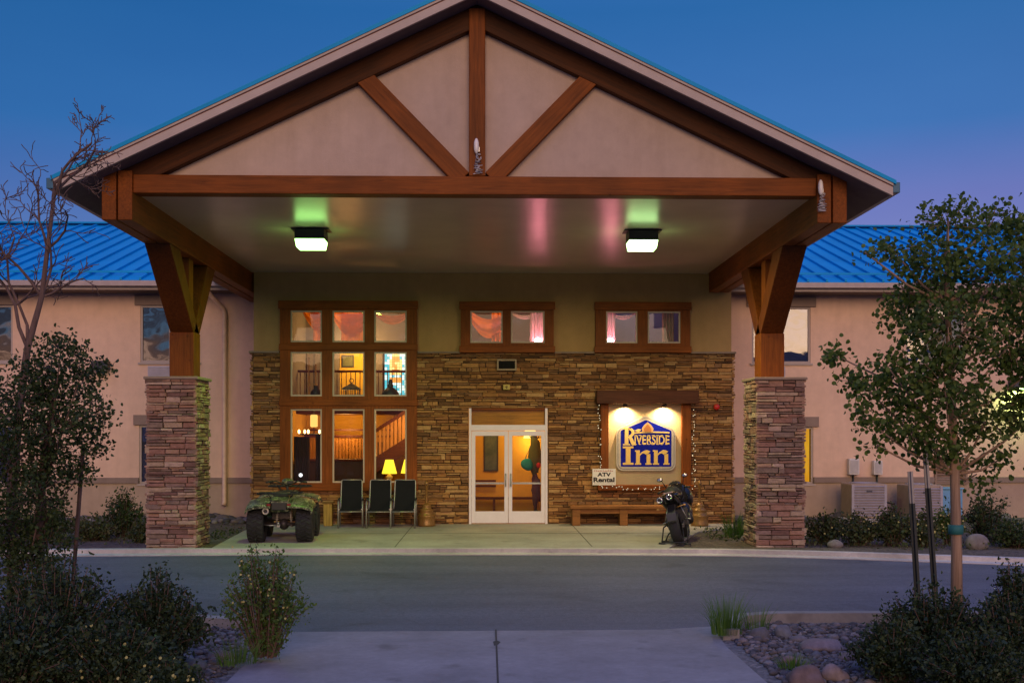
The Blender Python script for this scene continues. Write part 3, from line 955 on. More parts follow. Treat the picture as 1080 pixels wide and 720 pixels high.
part('newel_post', MB().box(-3.06, -2.95, 27.9, 28.02, 1.1, 2.4), dark_beam, stt)
# slatted screen and counter at the back
sc_t = thing('slatted_screen', 'orange slatted timber screen with two dark red rails at the back of the lobby', 'screen', (-3.8, 30.4, 0.15), world=True)
m = MB()
for k in range(24): m.box(-4.95 + k * 0.09, -4.88 + k * 0.09, 30.4, 30.44, 1.4, 2.12)
part('slats', m, wood('orange_slat', (0.5, 0.24, 0.07), 'z'), sc_t)
for a, b in ((2.12, 2.18), (2.30, 2.35)): part('rail', MB().box(-5.1, -2.7, 30.36, 30.40, a, b), simple('dark_red_rail', (0.09, 0.015, 0.01), 0.5), sc_t)
ct = thing('reception_counter', 'dark reception counter low behind the middle lobby window', 'counter', (-3.9, 29, 0.15), world=True)
part('counter_front', MB().box(-5.0, -2.75, 28.6, 29.2, 0.15, 1.5), simple('dark_counter', (0.03, 0.016, 0.012), 0.4), ct, 0.01)
part('counter_top', MB().box(-5.05, -2.7, 28.55, 29.25, 1.5, 1.55), dark_beam, ct, 0.01)
m = MB(); m.box(-3.2, -2.75, 28.9, 28.95, 1.62, 2.0); m.box(-3.0, -2.95, 28.9, 28.95, 1.55, 1.62)
single('monitor', m, plastic_k, 'small dark screen standing on the reception counter', 'monitor', (-2.97, 28.92, 1.55))

# table lamps on a console behind the lower right light
cons = thing('console_table', 'dark console table carrying two yellow lamps inside the window', 'table', (-2.1, 26.1, 0.15), world=True)
part('tabletop', MB().box(-2.75, -1.45, 25.75, 26.45, 1.0, 1.05), dark_beam, cons, 0.006)
for x, y in ((-2.7, 25.8), (-1.5, 25.8), (-2.7, 26.4), (-1.5, 26.4)): part('leg', MB().box(x - .03, x + .03, y - .03, y + .03, 0.15, 1.0), dark_beam, cons)
shade_m = emit('yellow_lamp_shade', (1.0, 0.62, 0.03), 1.6)
def table_lamp(x, y, label):
    t = thing('table_lamp', label, 'lamp', (x, y, 1.05), group='table lamps in the lobby window', world=True)
    part('lamp_base', MB().lathe([(0.0, 1.05), (0.075, 1.05), (0.08, 1.07), (0.03, 1.10), (0.075, 1.16), (0.08, 1.2), (0.03, 1.25), (0.012, 1.29), (0.0, 1.29)], (x, y, 0), 16), simple('lamp_base_cream', (0.6, 0.42, 0.2), 0.35), t)
    part('lamp_shade', MB().lathe([(0.18, 1.27), (0.095, 1.6)], (x, y, 0), 20), shade_m, t)
    lamp('lamp_bulb_light', 'POINT', (x, y, 1.75), 5, (1, 0.6, 0.15), t, 0.08)
table_lamp(-2.35, 26.0, 'yellow shaded table lamp on the console, in full view behind the glass')
table_lamp(-1.92, 26.25, 'yellow shaded table lamp half cut off by the window trim')
# chandelier behind the lower left light
ch = thing('chandelier', 'warm candle-bulb chandelier hanging in the lower left light of the lobby window', 'chandelier', (-4.25, 26.7, 2.0), world=True)
m = MB(); m.tube([(-4.25, 26.7, 2.2), (-4.25, 26.7, 5.7)], 0.012, 6); m.torus((-4.25, 26.7, 2.2), 0.36, 0.018, 'z')
for k in range(3):
    a = k * PI / 3; m.tube([(-4.25 + .36 * math.cos(a), 26.7 + .36 * math.sin(a), 2.2), (-4.25 - .36 * math.cos(a), 26.7 - .36 * math.sin(a), 2.2)], 0.01, 6)
part('frame', m, black_metal, ch)
bulb_m = emit('warm_bulb', (1.0, 0.55, 0.16), 9)
for k in range(6):
    a = k * PI / 3 + .3; part('bulb', MB().ell((-4.25 + .36 * math.cos(a), 26.7 + .36 * math.sin(a), 2.27), (0.028, 0.028, 0.05), 8, 6), bulb_m, ch)
part('lamp_shade', MB().lathe([(0.07, 2.38), (0.09, 2.4), (0.09, 2.66), (0.07, 2.68)], (-4.25, 26.7, 0), 12), emit('amber_shade', (1, 0.55, 0.12), 1.2), ch)
lamp('chandelier_light', 'POINT', (-4.25, 26.7, 2.5), 16, (1, 0.58, 0.22), ch, 0.15)
# dark drapes low on the left
def drape(name, x0, x1, y, z0, z1, mat, label, folds=7, amp=0.035, tie=None):
    mb = MB(); n = folds * 6; rowsz = 8; vs = []
    for j in range(rowsz + 1):
        z = z0 + (z1 - z0) * j / rowsz
        for i in range(n + 1):
            u = i / n
            if tie:
                zt, side = tie; k = math.exp(-((z - zt) / 0.35) ** 2) * 0.55; c = x0 if side < 0 else x1
                xx = x0 + (x1 - x0) * u; xx = xx + (c - xx) * k
            else:
                xx = x0 + (x1 - x0) * u
            vs.append((xx, y + amp * math.sin(u * folds * 2 * PI + 0.3 * j), z))
    fs = [(j * (n + 1) + i, j * (n + 1) + i + 1, (j + 1) * (n + 1) + i + 1, (j + 1) * (n + 1) + i) for j in range(rowsz) for i in range(n)]
    mb.add(vs, fs, True)
    return single(name, mb, mat, label, 'curtain', ((x0 + x1) / 2, y, z0))
dark_f = fabric('dark_drape', (0.035, 0.015, 0.012), 0.1)
drape('curtain', -4.55, -4.18, 25.6, 1.0, 2.15, dark_f, 'dark drape at the left edge of the lower left lobby window', 4)
drape('curtain', -4.05, -3.78, 25.65, 1.0, 2.2, dark_f, 'dark drape hanging beside the right edge of the lower left lobby window', 3)
# orange swags across the top lights
orange_f = fabric('orange_swag', (0.85, 0.26, 0.012), 0.45)
peach_f = fabric('peach_swag', (0.75, 0.30, 0.12), 0.4)
white_f = fabric('white_sheer', (0.8, 0.72, 0.74), 0.5)
def swag(x0, x1, zt, sag, drop, y, mat, label, tail=None):
    """a hanging swag: top edge sags between two points, pleats follow it"""
    mb = MB(); n = 28; m_ = 12; vs = []
    for j in range(m_ + 1):
        f = j / m_
        for i in range(n + 1):
            u = i / n; s_ = 4 * u * (1 - u)
            z = zt - sag * s_ - f * drop * (0.35 + 0.65 * s_)
            vs.append((x0 + (x1 - x0) * u, y + 0.03 * math.sin(f * 12 + s_ * 2) + 0.05 * s_ * f, z))
    fs = [(j * (n + 1) + i, j * (n + 1) + i + 1, (j + 1) * (n + 1) + i + 1, (j + 1) * (n + 1) + i) for j in range(m_) for i in range(n)]
    mb.add(vs, fs, True)
    if tail:
        xa, xb, z1 = tail; k = 18; vs = []
        for j in (0, 1):
            for i in range(k + 1):
                u = i / k; vs.append((xa + (xb - xa) * u, y + 0.06 + 0.03 * math.sin(u * 17), (zt - sag * 0.5) if j else z1))
        mb.add(vs, [(i, i + 1, k + 2 + i, k + 1 + i) for i in range(k)], True)
    single('swag_curtain', mb, mat, label, 'curtain', ((x0 + x1) / 2, y, zt - sag - drop))
swag(-4.32, -3.6, 5.2, 0.1, 0.5, 25.6, orange_f, 'orange swag across the top left light of the lobby window', (-4.1, -3.7, 4.2))
swag(-3.65, -2.75, 5.15, 0.12, 0.55, 25.62, orange_f, 'wide orange swag filling the top middle light of the lobby window', (-3.45, -2.85, 4.2))
swag(-2.7, -1.8, 5.12, 0.14, 0.2, 25.6, peach_f, 'short peach swag at the top right light of the lobby window')
swag(-0.5, 0.55, 5.2, 0.3, 0.45, 25.55, orange_f, 'orange swag in the left pane of the upper window over the door', (0.08, 0.36, 4.25))
swag(0.4, 1.3, 5.2, 0.22, 0.08, 25.55, white_f, 'thin white swag in the upper window over the door')
swag(2.75, 3.6, 5.2, 0.22, 0.08, 25.55, white_f, 'thin white swag in the upper window over the sign')
drape('curtain', 0.98, 1.30, 25.5, 4.2, 5.1, white_f, 'white curtain lit pink in the upper window over the door', 4, 0.025)
drape('curtain', 2.68, 2.98, 25.5, 4.2, 5.1, white_f, 'white curtain lit pink in the upper window over the sign', 4, 0.025)
drape('curtain', 4.08, 4.36, 25.5, 4.2, 5.1, fabric('cream_curtain', (0.6, 0.5, 0.36), 0.4), 'cream curtain at the right end of the upper window over the sign', 4, 0.025)
# pink lamps
pink = emit('pink_bulb', (1.0, 0.25, 0.30), 40)
for x, lb_ in ((1.16, 'glowing pink lamp on the sill of the upper window over the door'), (2.84, 'glowing pink lamp on the sill of the upper window over the sign')):
    t = thing('pink_lamp', lb_, 'lamp', (x, 25.32, 4.17), group='pink lamps in the upper windows', world=True)
    part('lamp_base', MB().lathe([(0, 4.17), (0.06, 4.17), (0.05, 4.2), (0.02, 4.24), (0.0, 4.24)], (x, 25.32, 0), 14), black_metal, t)
    part('bulb', MB().ell((x, 25.32, 4.36), 0.085, 14, 10), pink, t)
    lamp('pink_lamp_light', 'POINT', (x, 25.2, 4.40), 9, (1, 0.26, 0.36), t, 0.08)
# ornaments on the plant shelf at mid height
m = MB().box(-4.66, -1.7, 25.26, 25.7, 2.93, 3.0); part('ornament_shelf', m, dark_beam, inn)
dk = simple('dark_ornament', (0.03, 0.022, 0.018), 0.5)
for i, (x, h) in enumerate(((-4.18, 0.98), (-4.02, 0.85))):
    m = MB().lathe([(0, 3.0), (0.07, 3.0), (0.02, 3.05), (0.015, 3.3), (0.035, 3.35), (0.014, 3.4), (0.014, 3.0 + h * .7), (0.03, 3.0 + h * .72), (0.018, 3.0 + h * .75), (0.018, 3.0 + h), (0, 3.0 + h)], (x, 25.5, 0), 12)
    single('candlestick', m, simple('wooden_candlestick', (0.45, 0.2, 0.07), 0.5), ('taller' if i == 0 else 'shorter') + ' slim wooden candlestick on the shelf behind the lobby window', 'candlestick', (x, 25.5, 3.0))
m = MB().lathe([(0, 3.0), (0.07, 3.0), (0.13, 3.1), (0.12, 3.2), (0.05, 3.27), (0.06, 3.33), (0, 3.33)], (-4.0, 25.42, 0), 16)
single('vase', m, dk, 'round dark vase in front of the two candlesticks', 'vase', (-4.0, 25.42, 3.0))
m = MB().lathe([(0, 3.0), (0.04, 3.0), (0.04, 3.12), (0.01, 3.17), (0, 3.2)], (-3.86, 25.4, 0), 10)
single('candle', m, emit('candle_glow', (1, 0.5, 0.1), 2.2), 'small glowing candle at the right edge of the left middle light', 'candle', (-3.86, 25.4, 3.0))
t = thing('birdcage_lantern', 'black house-shaped lantern on the shelf behind the middle lobby window', 'lantern', (-3.18, 25.45, 3.0), world=True)
m = MB(); m.box(-3.36, -3.0, 25.3, 25.6, 3.0, 3.04)
for x in (-3.35, -3.27, -3.19, -3.11, -3.03): m.box(x, x + 0.018, 25.3, 25.318, 3.04, 3.24); m.box(x, x + 0.018, 25.58, 25.598, 3.04, 3.24)
m.box(-3.38, -2.98, 25.28, 25.62, 3.24, 3.27)
part('cage', m, dk, t)
m = MB(); m.add([(-3.38, 25.28, 3.27), (-2.98, 25.28, 3.27), (-2.98, 25.62, 3.27), (-3.38, 25.62, 3.27), (-3.18, 25.45, 3.40)], [(0, 1, 4), (1, 2, 4), (2, 3, 4), (3, 0, 4)]); m.torus((-3.18, 25.45, 3.45), 0.05, 0.008, 'y', 12, 6)
part('roof', m, dk, t)
m = MB().lathe([(0, 3.0), (0.12, 3.0), (0.2, 3.08), (0.2, 3.16), (0.12, 3.26), (0.06, 3.3), (0.07, 3.34), (0.05, 3.38), (0.055, 3.43), (0.03, 3.48), (0, 3.49)], (-2.28, 25.5, 0), 18)
single('urn', m, simple('dark_pottery', (0.045, 0.05, 0.045), 0.4), 'squat dark lidded urn in front of the stained glass', 'urn', (-2.28, 25.5, 3.0))
# picture on the gallery wall, stained glass
def picture(x0, x1, y, z0, z1, label, c1, c2):
    t = thing('framed_picture', label, 'picture', ((x0 + x1) / 2, y, z0), world=True)
    m = MB(); w = 0.04
    m.box(x0, x1, y - .03, y, z0, z0 + w); m.box(x0, x1, y - .03, y, z1 - w, z1); m.box(x0, x0 + w, y - .028, y, z0 + w, z1 - w); m.box(x1 - w, x1, y - .028, y, z0 + w, z1 - w)
    part('frame', m, dk, t)
    mm, tt, bb = new_mat('painting_' + str(len(MATS))); MATS[mm.name] = mm
    mlink(tt, ramp(tt, tnoise(tt, 3, 6, 0.7), [(0.35, c1), (0.65, c2)]), bb.inputs['Base Color'])
    part('canvas', MB().box(x0 + w, x1 - w, y - 0.015, y - 0.005, z0 + w, z1 - w), mm, t)
picture(-4.15, -3.8, 30.99, 4.1, 4.45, 'small dark landscape picture on the yellow gallery wall', (0.05, 0.07, 0.03), (0.16, 0.12, 0.06))
sg_t = thing('stained_glass', 'tall stained glass panel with pale blue borders and an orange arch', 'stained glass', (-2.55, 30.95, 2.95), world=True)
X0, X1, Z0, Z1 = -2.93, -2.3, 3.0, 4.62
m = MB(); m.box(X0 - .04, X0, 30.88, 30.98, Z0, Z1); m.box(X1, X1 + .04, 30.88, 30.98, Z0, Z1); m.box(X0 - .04, X1 + .04, 30.88, 30.98, Z1, Z1 + .05); part('frame', m, dk, sg_t)
r = random.Random(5)
cyan, wht, amb, yl, rd_ = emit('glass_cyan', (0.12, 0.62, 0.72), 1.0), emit('glass_white', (0.75, 0.92, 0.85), 1.25), emit('glass_amber', (1.0, 0.4, 0.08), 1.1), emit('glass_yellow', (1, 0.75, 0.25), 1.2), emit('glass_red', (0.7, 0.1, 0.04), 0.8)
layers = {0: MB(), 1: MB(), 2: MB(), 3: MB(), 4: MB()}
nx, nz_ = 9, 22
for i in range(nx):
    for j in range(nz_):
        xa = X0 + (X1 - X0) * i / nx; xb = X0 + (X1 - X0) * (i + 1) / nx; za = Z0 + (Z1 - Z0) * j / nz_; zb = Z0 + (Z1 - Z0) * (j + 1) / nz_
        cx, cz = ((xa + xb) / 2 - (X0 + X1) / 2) / ((X1 - X0) / 2), ((za + zb) / 2 - Z0) / (Z1 - Z0)
        arch = cz > 0.55 and (abs(cx) < 0.62 * math.sqrt(max(0, 1 - ((cz - 0.6) / 0.34) ** 2)) if cz > 0.6 else abs(cx) < 0.62)
        edge = arch and (abs(cx) > 0.4 or cz > 0.86)
        k = (3 if edge else (2 if r.random() < 0.6 else 3)) if arch else (r.choice([0, 0, 1, 1, 1]))
        if 0.57 < cz < 0.64 and abs(cx) < 0.35: k = 4
        if 0.42 < cz < 0.5 and abs(cx) < 0.45: k = 2
        layers[k].box(xa + .004, xb - .004, 30.92, 30.93, za + .004, zb - .004)
for k, (nm, mt) in enumerate((('cyan_glass', cyan), ('white_glass', wht), ('amber_glass', amb), ('yellow_glass', yl), ('red_glass', rd_))):
    part(nm, layers[k], mt, sg_t)

# vestibule
picture(-0.12, 0.26, 28.19, 1.25, 2.25, 'tall blue-grey picture in a dark frame on the vestibule wall', (0.03, 0.05, 0.06), (0.10, 0.12, 0.10))
t = thing('wall_sconce', 'glowing yellow wall sconce high in the vestibule behind the right door', 'sconce', (1.1, 28.1, 2.2), world=True)
part('lamp_shade', MB().lathe([(0.17, 2.1), (0.14, 2.3), (0.08, 2.38)], (1.08, 28.05, 0), 14), emit('sconce_glow', (1, 0.62, 0.12), 2.6), t)
part('bracket', MB().box(1.06, 1.10, 28.05, 28.2, 2.3, 2.34), black_metal, t)
lamp('sconce_light', 'POINT', (1.08, 27.85, 2.0), 14, (1, 0.62, 0.2), t, 0.1)
t = thing('vestibule_bench', 'low dark slatted bench against the vestibule wall', 'bench', (0.1, 27.9, 0.15), world=True)
m = MB(); m.box(-0.5, 1.25, 27.7, 28.1, 0.55, 0.6); part('seat', m, dark_beam, t)
m = MB()
for z in (0.85, 0.98): m.box(-0.5, 0.2, 28.08, 28.12, z, z + 0.05)
part('backrest', m, dark_beam, t)
for x in (-0.45, 0.15, 1.2):
    for y in (27.72, 28.06): part('leg', MB().box(x - .03, x + .03, y - .03, y + .03, 0.15, 0.55), dark_beam, t)
t = thing('coat_stand', 'coat stand hung with a dark coat, seen through the right door', 'coat stand', (1.2, 27.4, 0.15), world=True)
part('pole', MB().tube([(1.2, 27.4, 0.15), (1.2, 27.4, 2.25)], 0.025, 8), dk, t)
m = MB()
for k in range(4):
    a = k * PI / 2 + .4; m.tube([(1.2, 27.4, 2.1), (1.2 + .15 * math.cos(a), 27.4 + .15 * math.sin(a), 2.13), (1.2 + .2 * math.cos(a), 27.4 + .2 * math.sin(a), 2.2)], 0.012, 6)
    m.tube([(1.2, 27.4, 0.3), (1.2 + .22 * math.cos(a), 27.4 + .22 * math.sin(a), 0.16)], 0.018, 6)
part('hooks', m, dk, t)
def blob(mb, c, r, seed, n=14, mm=10, amp=0.25, f=6):
    k = len(mb.v); mb.ell(c, r, n, mm)
    for i in range(k, len(mb.v)):
        v = Vector(mb.v[i]); d = v - Vector(c); q = 1 + amp * mnoise.noise(Vector((v.x * f + seed, v.y * f, v.z * f))); mb.v[i] = tuple(Vector(c) + d * q)
    return mb
m = blob(MB(), (1.17, 27.35, 1.65), (0.15, 0.12, 0.5), 2, amp=0.6); single('coat', m, fabric('green_coat', (0.10, 0.11, 0.05), 0.05), 'dark olive coat hanging on the coat stand', 'coat', (1.17, 27.35, 1.2))
m = blob(MB(), (1.2, 27.35, 0.8), (0.12, 0.1, 0.42), 5, amp=0.5); single('scarf', m, fabric('plum_cloth', (0.09, 0.05, 0.10), 0.05), 'long plum cloth hanging below the olive coat', 'scarf', (1.2, 27.35, 0.4))
m = blob(MB(), (0.99, 27.25, 1.45), (0.14, 0.08, 0.17), 8, amp=0.4); m.tube([(0.92, 27.25, 1.58), (1.05, 27.3, 1.9), (1.08, 27.25, 1.58)], 0.01, 5); single('bag', m, fabric('turquoise_cloth', (0.02, 0.30, 0.40), 0.1), 'turquoise bag hanging from the coat stand', 'bag', (0.99, 27.25, 1.28))
m = blob(MB(), (1.26, 27.2, 1.43), (0.06, 0.05, 0.08), 9); single('purse', m, fabric('red_cloth', (0.45, 0.03, 0.04), 0.1), 'small red purse hanging on the right of the coat stand', 'purse', (1.26, 27.2, 1.35))
# room lights
def inner(nm, loc, e, c, s_=0.25): lamp(nm, 'POINT', loc, e, c, inn, s_)
inner('gallery_light', (-3.6, 30.0, 4.5), 110, (1.0, 0.62, 0.16))
inner('back_lobby_light', (-3.9, 29.9, 2.45), 45, (1.0, 0.50, 0.14))
inner('swag_light', (-3.4, 26.3, 5.35), 30, (1.0, 0.55, 0.2))
inner('stair_light', (-1.7, 27.0, 2.6), 75, (1.0, 0.5, 0.15))
inner('vestibule_light', (0.3, 26.6, 2.9), 75, (1.0, 0.6, 0.16))
inner('upper_room_light', (0.0, 26.2, 5.3), 26, (1.0, 0.45, 0.12))
inner('upper_room_light_two', (4.0, 27.5, 5.3), 8, (0.8, 0.7, 1.0))

# ================================================================== THE PORCH
CX = -0.17
por = thing('entrance_portico', 'big gabled timber entrance canopy with stone piers over the drive', 'portico', (CX, 20.4, 0.13), world=True)
HW, ZE, ZA = 6.27, 6.04, 9.02
slp = (ZA - ZE) / HW
YF, YB = 16.3, 30.5
for s in (-1, 1):
    r_ = MB(); th = 0.06
    def P(d, y, dz): return (CX + s * d, y, ZA - slp * d + dz)
    r_.hexa([P(0, YF - .03, -th), P(HW + .04, YF - .03, -th), P(HW + .04, YB, -th), P(0, YB, -th), P(0, YF - .03, 0), P(HW + .04, YF - .03, 0), P(HW + .04, YB, 0), P(0, YB, 0)])
    y = YF + 0.25
    while y < YB:
        r_.hexa([P(0, y, -.01), P(HW, y, -.01), P(HW, y + .04, -.01), P(0, y + .04, -.01), P(0, y, .045), P(HW, y, .045), P(HW, y + .04, .045), P(0, y + .04, .045)]); y += 0.46
    ro = part('roof', r_, blue_metal, por)
    f = MB(); f.hexa([P(0, YF, -.245), P(HW, YF, -.245), P(HW, YF + .05, -.245), P(0, YF + .05, -.245), P(0, YF, -.118), P(HW, YF, -.118), P(HW, YF + .05, -.118), P(0, YF + .05, -.118)])
    part('fascia', f, fascia_m, ro)
    f = MB(); f.hexa([P(0, YF + .008, -.118), P(HW, YF + .008, -.118), P(HW, YF + .05, -.118), P(0, YF + .05, -.118), P(0, YF + .008, -.098), P(HW, YF + .008, -.098), P(HW, YF + .05, -.098), P(0, YF + .05, -.098)])
    part('drip_edge', f, drip_m, ro)
    f = MB(); f.hexa([P(0, YF - .015, -.098), P(HW, YF - .015, -.098), P(HW, YF + .05, -.098), P(0, YF + .05, -.098), P(0, YF - .015, -.062), P(HW, YF - .015, -.062), P(HW, YF + .05, -.062), P(0, YF + .05, -.062)])
    part('top_board', f, fascia_m, ro)
    f = MB(); f.hexa([P(0, YF + .05, -.235), P(HW - .02, YF + .05, -.235), P(HW - .02, 26.2, -.235), P(0, 26.2, -.235), P(0, YF + .05, -.215), P(HW - .02, YF + .05, -.215), P(HW - .02, 26.2, -.215), P(0, 26.2, -.215)])
    part('soffit', f, soffit_m, ro)
    f = MB(); e0 = CX + s * (HW + 0.0); e1 = CX + s * (HW + 0.11)
    f.box(min(e0, e1), max(e0, e1), YF, 26.3, ZE - .2, ZE - .04)
    part('gutter', f, simple('blue_gutter', (0.02, 0.12, 0.2), 0.45), ro, 0.01)
    # timber
    a = [(CX + s * d, ZA - slp * d + k) for d, k in ((0.0, -.237), (HW - .85, -.237), (HW - .85, -.237 - .34), (0.0, -.237 - .34))]
    part('rafter', MB().prism(a, 16.72, 16.95), wood('shaded_rafter_left' if s < 0 else 'shaded_rafter_right', scl(TIMBER, 0.3), 'x', math.atan(slp) * (-s)), por, 0.012)  # shade of the roof overhang is put into the darker rafter colour
    ang = math.atan2(1.45, 1.41)
    p0 = Vector((CX + s * 0.22, 16.83, 6.12)); p1 = Vector((CX + s * 1.80, 16.83, 7.74))
    part('strut', MB().bar(p0, p1, 0.2, 0.27, (0, 0, 1)), wood('timber_strut_left' if s < 0 else 'timber_strut_right', TIMBER, 'x', ang * s), por, 0.012)
    xi = -5.40 if s < 0 else 5.06; xo = xi + s * 0.46; ye = 26.95 if s < 0 else 24.9
    bm = MB(); mid = (xi + xo) / 2
    for u, v in ((xi, mid - s * 0.012), (mid + s * 0.012, xo)):
        bm.box(min(u, v), max(u, v), 16.66, ye, 5.45, 6.2)
    part('side_beam', bm, w_y, por, 0.012)
    # stone pier, post and knee braces
    pc = -5.76 if s < 0 else 5.375; hw = 0.42
    pier = MB()
    y0, y1 = 19.98, 20.84
    ledge(pier, pc - hw - .03, pc + hw + .03, 0.05, 3.2, lambda u, v, d: (u, y0 - d, v), 20 + s)
    ledge(pier, y0 - .03, y1 + .03, 0.05, 3.2, lambda u, v, d: (pc + hw + d, u, v), 30 + s)
    ledge(pier, y0 - .03, y1 + .03, 0.05, 3.2, lambda u, v, d: (pc - hw - d, u, v), 40 + s)
    ledge(pier, pc - hw - .03, pc + hw + .03, 0.05, 3.2, lambda u, v, d: (u, y1 + d, v), 50 + s)
    pr = part('stone_pier', pier, stone_pier_m, por)
    part('pier_core', MB().box(pc - hw, pc + hw, y0, y1, 0, 3.2), mortar, pr)
    cp = MB(); cp.box(pc - hw - .075, pc + hw + .075, y0 - .075, y1 + .075, 3.2, 3.255)
    part('pier_cap', cp, capstone, pr, 0.015)
    xc = -5.63 if s < 0 else 5.28
    po = part('post', MB().box(xc - .225, xc + .225, 20.15, 20.60, 3.255, 4.08), w_z, por, 0.015)
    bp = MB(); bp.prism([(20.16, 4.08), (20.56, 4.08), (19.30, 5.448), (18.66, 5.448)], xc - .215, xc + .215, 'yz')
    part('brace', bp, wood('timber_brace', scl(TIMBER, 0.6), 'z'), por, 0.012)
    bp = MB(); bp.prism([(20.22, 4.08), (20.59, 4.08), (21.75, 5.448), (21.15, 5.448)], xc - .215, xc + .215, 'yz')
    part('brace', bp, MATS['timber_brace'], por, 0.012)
    part('post_extension', MB().box(xc - .12, xc + .12, 20.22, 20.5, 4.08, 5.448), w_z, por, 0.01)
part('tie_beam', MB().box(-5.40, 5.06, 16.70, 16.98, 5.87, 6.15), w_x, por, 0.012)
part('king_post', MB().box(CX - .125, CX + .125, 16.69, 16.9, 6.15, ZA - .3), w_z, por, 0.012)
gp_ = MB(); gp_.prism([(CX - 5.2, 6.1), (CX + 5.2, 6.1), (CX, 6.1 + 5.2 * slp + 0.03)], 16.86, 17.0)
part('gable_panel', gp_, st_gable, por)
part('ceiling', MB().box(-5.40, 5.06, 16.98, 25.04, 5.9, 5.95), ceil_m, por)

# ceiling lights of the porch
lens_l = emit('green_white_lens', (0.42, 1.0, 0.24), 6.5)
lens_r = emit('warm_white_lens', (0.55, 1.0, 0.36), 6.0)
for x, lens, colr, e, lab in ((-3.2, lens_l, (0.42, 1.0, 0.09), 66, 'boxy black porch light with a green-white lens, above the quad bike side'),
                              (2.80, lens_r, (1.0, 0.88, 0.40), 125, 'boxy black porch light with a white lens, above the motorcycle side')):
    t = thing('ceiling_light', lab, 'light', (x, 19.8, 5.9), group='porch ceiling lights', world=True)
    m = MB(); m.box(x - .34, x + .34, 19.62, 20.0, 5.88, 5.9); m.box(x - .265, x + .265, 19.57, 20.03, 5.70, 5.88)
    part('housing', m, black_metal, t, 0.01)
    m = MB(); m.hexa([(x - .235, 19.60, 5.56), (x + .235, 19.60, 5.56), (x + .235, 20.0, 5.56), (x - .235, 20.0, 5.56), (x - .26, 19.575, 5.699), (x + .26, 19.575, 5.699), (x + .26, 20.025, 5.699), (x - .26, 20.025, 5.699)])
    part('lens', m, lens, t)
    o = lamp('porch_light', 'AREA', (x, 19.8, 5.52), e, colr, t, 0.45)

# ================================================================== SIGN
sg_ = thing('inn_sign', 'timber framed hotel sign with a blue and gold house-shaped badge on the stone wall', 'sign', (3.6, 24.85, 1.0), world=True)
part('header_beam', MB().box(2.46, 4.78, 24.62, 25.0, 2.90, 3.20), dark_beam, sg_, 0.015)
for a, b in ((2.57, 2.75), (4.43, 4.64)): part('upright', MB().box(a, b, 24.84, 25.02, 1.0, 2.9), trim_z, sg_, 0.01)
part('sill', MB().box(2.5, 4.72, 24.8, 25.02, 0.93, 1.05), trim_w, sg_, 0.01)
part('backing', MB().box(2.75, 4.43, 24.97, 25.03, 1.05, 2.9), stucco('sign_backing', (0.54, 0.42, 0.26)), sg_)
def badge(k, z0, z1, x0, x1, peak, rad):
    """house-shaped outline with rounded corners"""
    pts = []
    def arc(cx, cz, r, a0, a1, n=6):
        for i in range(n + 1):
            a = a0 + (a1 - a0) * i / n; pts.append((cx + r * math.cos(a), cz + r * math.sin(a)))
    arc(x0 + rad, z0 + rad, rad, PI, 1.5 * PI); arc(x1 - rad, z0 + rad, rad, 1.5 * PI, 2 * PI)
    arc(x1 - rad, z1 - rad, rad, 0, PI * 0.38); arc((x0 + x1) / 2, peak - rad, rad, PI * 0.4, PI * 0.6, 3); arc(x0 + rad, z1 - rad, rad, PI * 0.62, PI)
    return pts
bx0, bx1 = 2.93, 4.29
bo = part('badge_rim', MB().prism(badge(0, 1.37, 2.36, bx0, bx1, 2.62, 0.16), 24.88, 24.965), simple('badge_pale_rim', (0.56, 0.49, 0.42), 0.4, 0, 0.04), sg_)
part('badge_line', MB().prism(badge(0, 1.40, 2.345, bx0 + .03, bx1 - .03, 2.585, 0.14), 24.876, 24.879), simple('badge_line_grey', (0.22, 0.2, 0.22), 0.5), bo)
part('badge_band', MB().prism(badge(0, 1.415, 2.335, bx0 + .045, bx1 - .045, 2.57, 0.13), 24.872, 24.875), simple('badge_pale_band', (0.52, 0.46, 0.40), 0.4, 0, 0.04), bo)
part('badge_field', MB().prism(badge(0, 1.465, 2.30, bx0 + .10, bx1 - .10, 2.53, 0.03), 24.866, 24.870), simple('badge_blue', (0.0012, 0.008, 0.36), 0.5, spec=0.15), bo)
gold = simple('badge_gold', (0.85, 0.55, 0.14), 0.4, 0, 0.06)
goldp = simple('badge_pale_gold', (0.88, 0.62, 0.20), 0.4, 0, 0.06)
def rect(mb, x0, x1, z0, z1): mb.box(x0, x1, 24.852, 24.864, z0, z1)
def slab_I(mb, x, z, w, h, s_=0.035):
    rect(mb, x, x + w, z, z + s_); rect(mb, x, x + w, z + h - s_, z + h); rect(mb, x + w * .28, x + w * .72, z + s_, z + h - s_)
def arch_n(mb, x, z, w, h, st=0.085, s_=0.032):
    rect(mb, x, x + st * 1.65, z, z + s_); rect(mb, x + w - st * 1.65, x + w, z, z + s_)
    rect(mb, x + st * .3, x + st * 1.3, z + s_, z + h); rect(mb, x, x + st * .3, z + h - s_, z + h)
    rect(mb, x + w - st * 1.35, x + w - st * .35, z + s_, z + h - st * 1.0)
    pts = []; xa, xb = x + st * 1.3, x + w - st * .35; n = 10
    outer = [(xa + (xb - xa) * i / n, z + h - st * 1.0 + (st * 1.05) * math.sin(PI * (0.22 + 0.78 * (1 - i / n)))) for i in range(n + 1)]
    inner_ = [(xa + (xb - st - xa) * i / n, z + h - st * 1.45 + (st * .62) * math.sin(PI * (0.05 + 0.95 * (1 - i / n)))) for i in range(n + 1)]
    for i in range(n):
        mb.prism([inner_[i], inner_[i + 1], outer[i + 1], outer[i]], 24.852, 24.864)
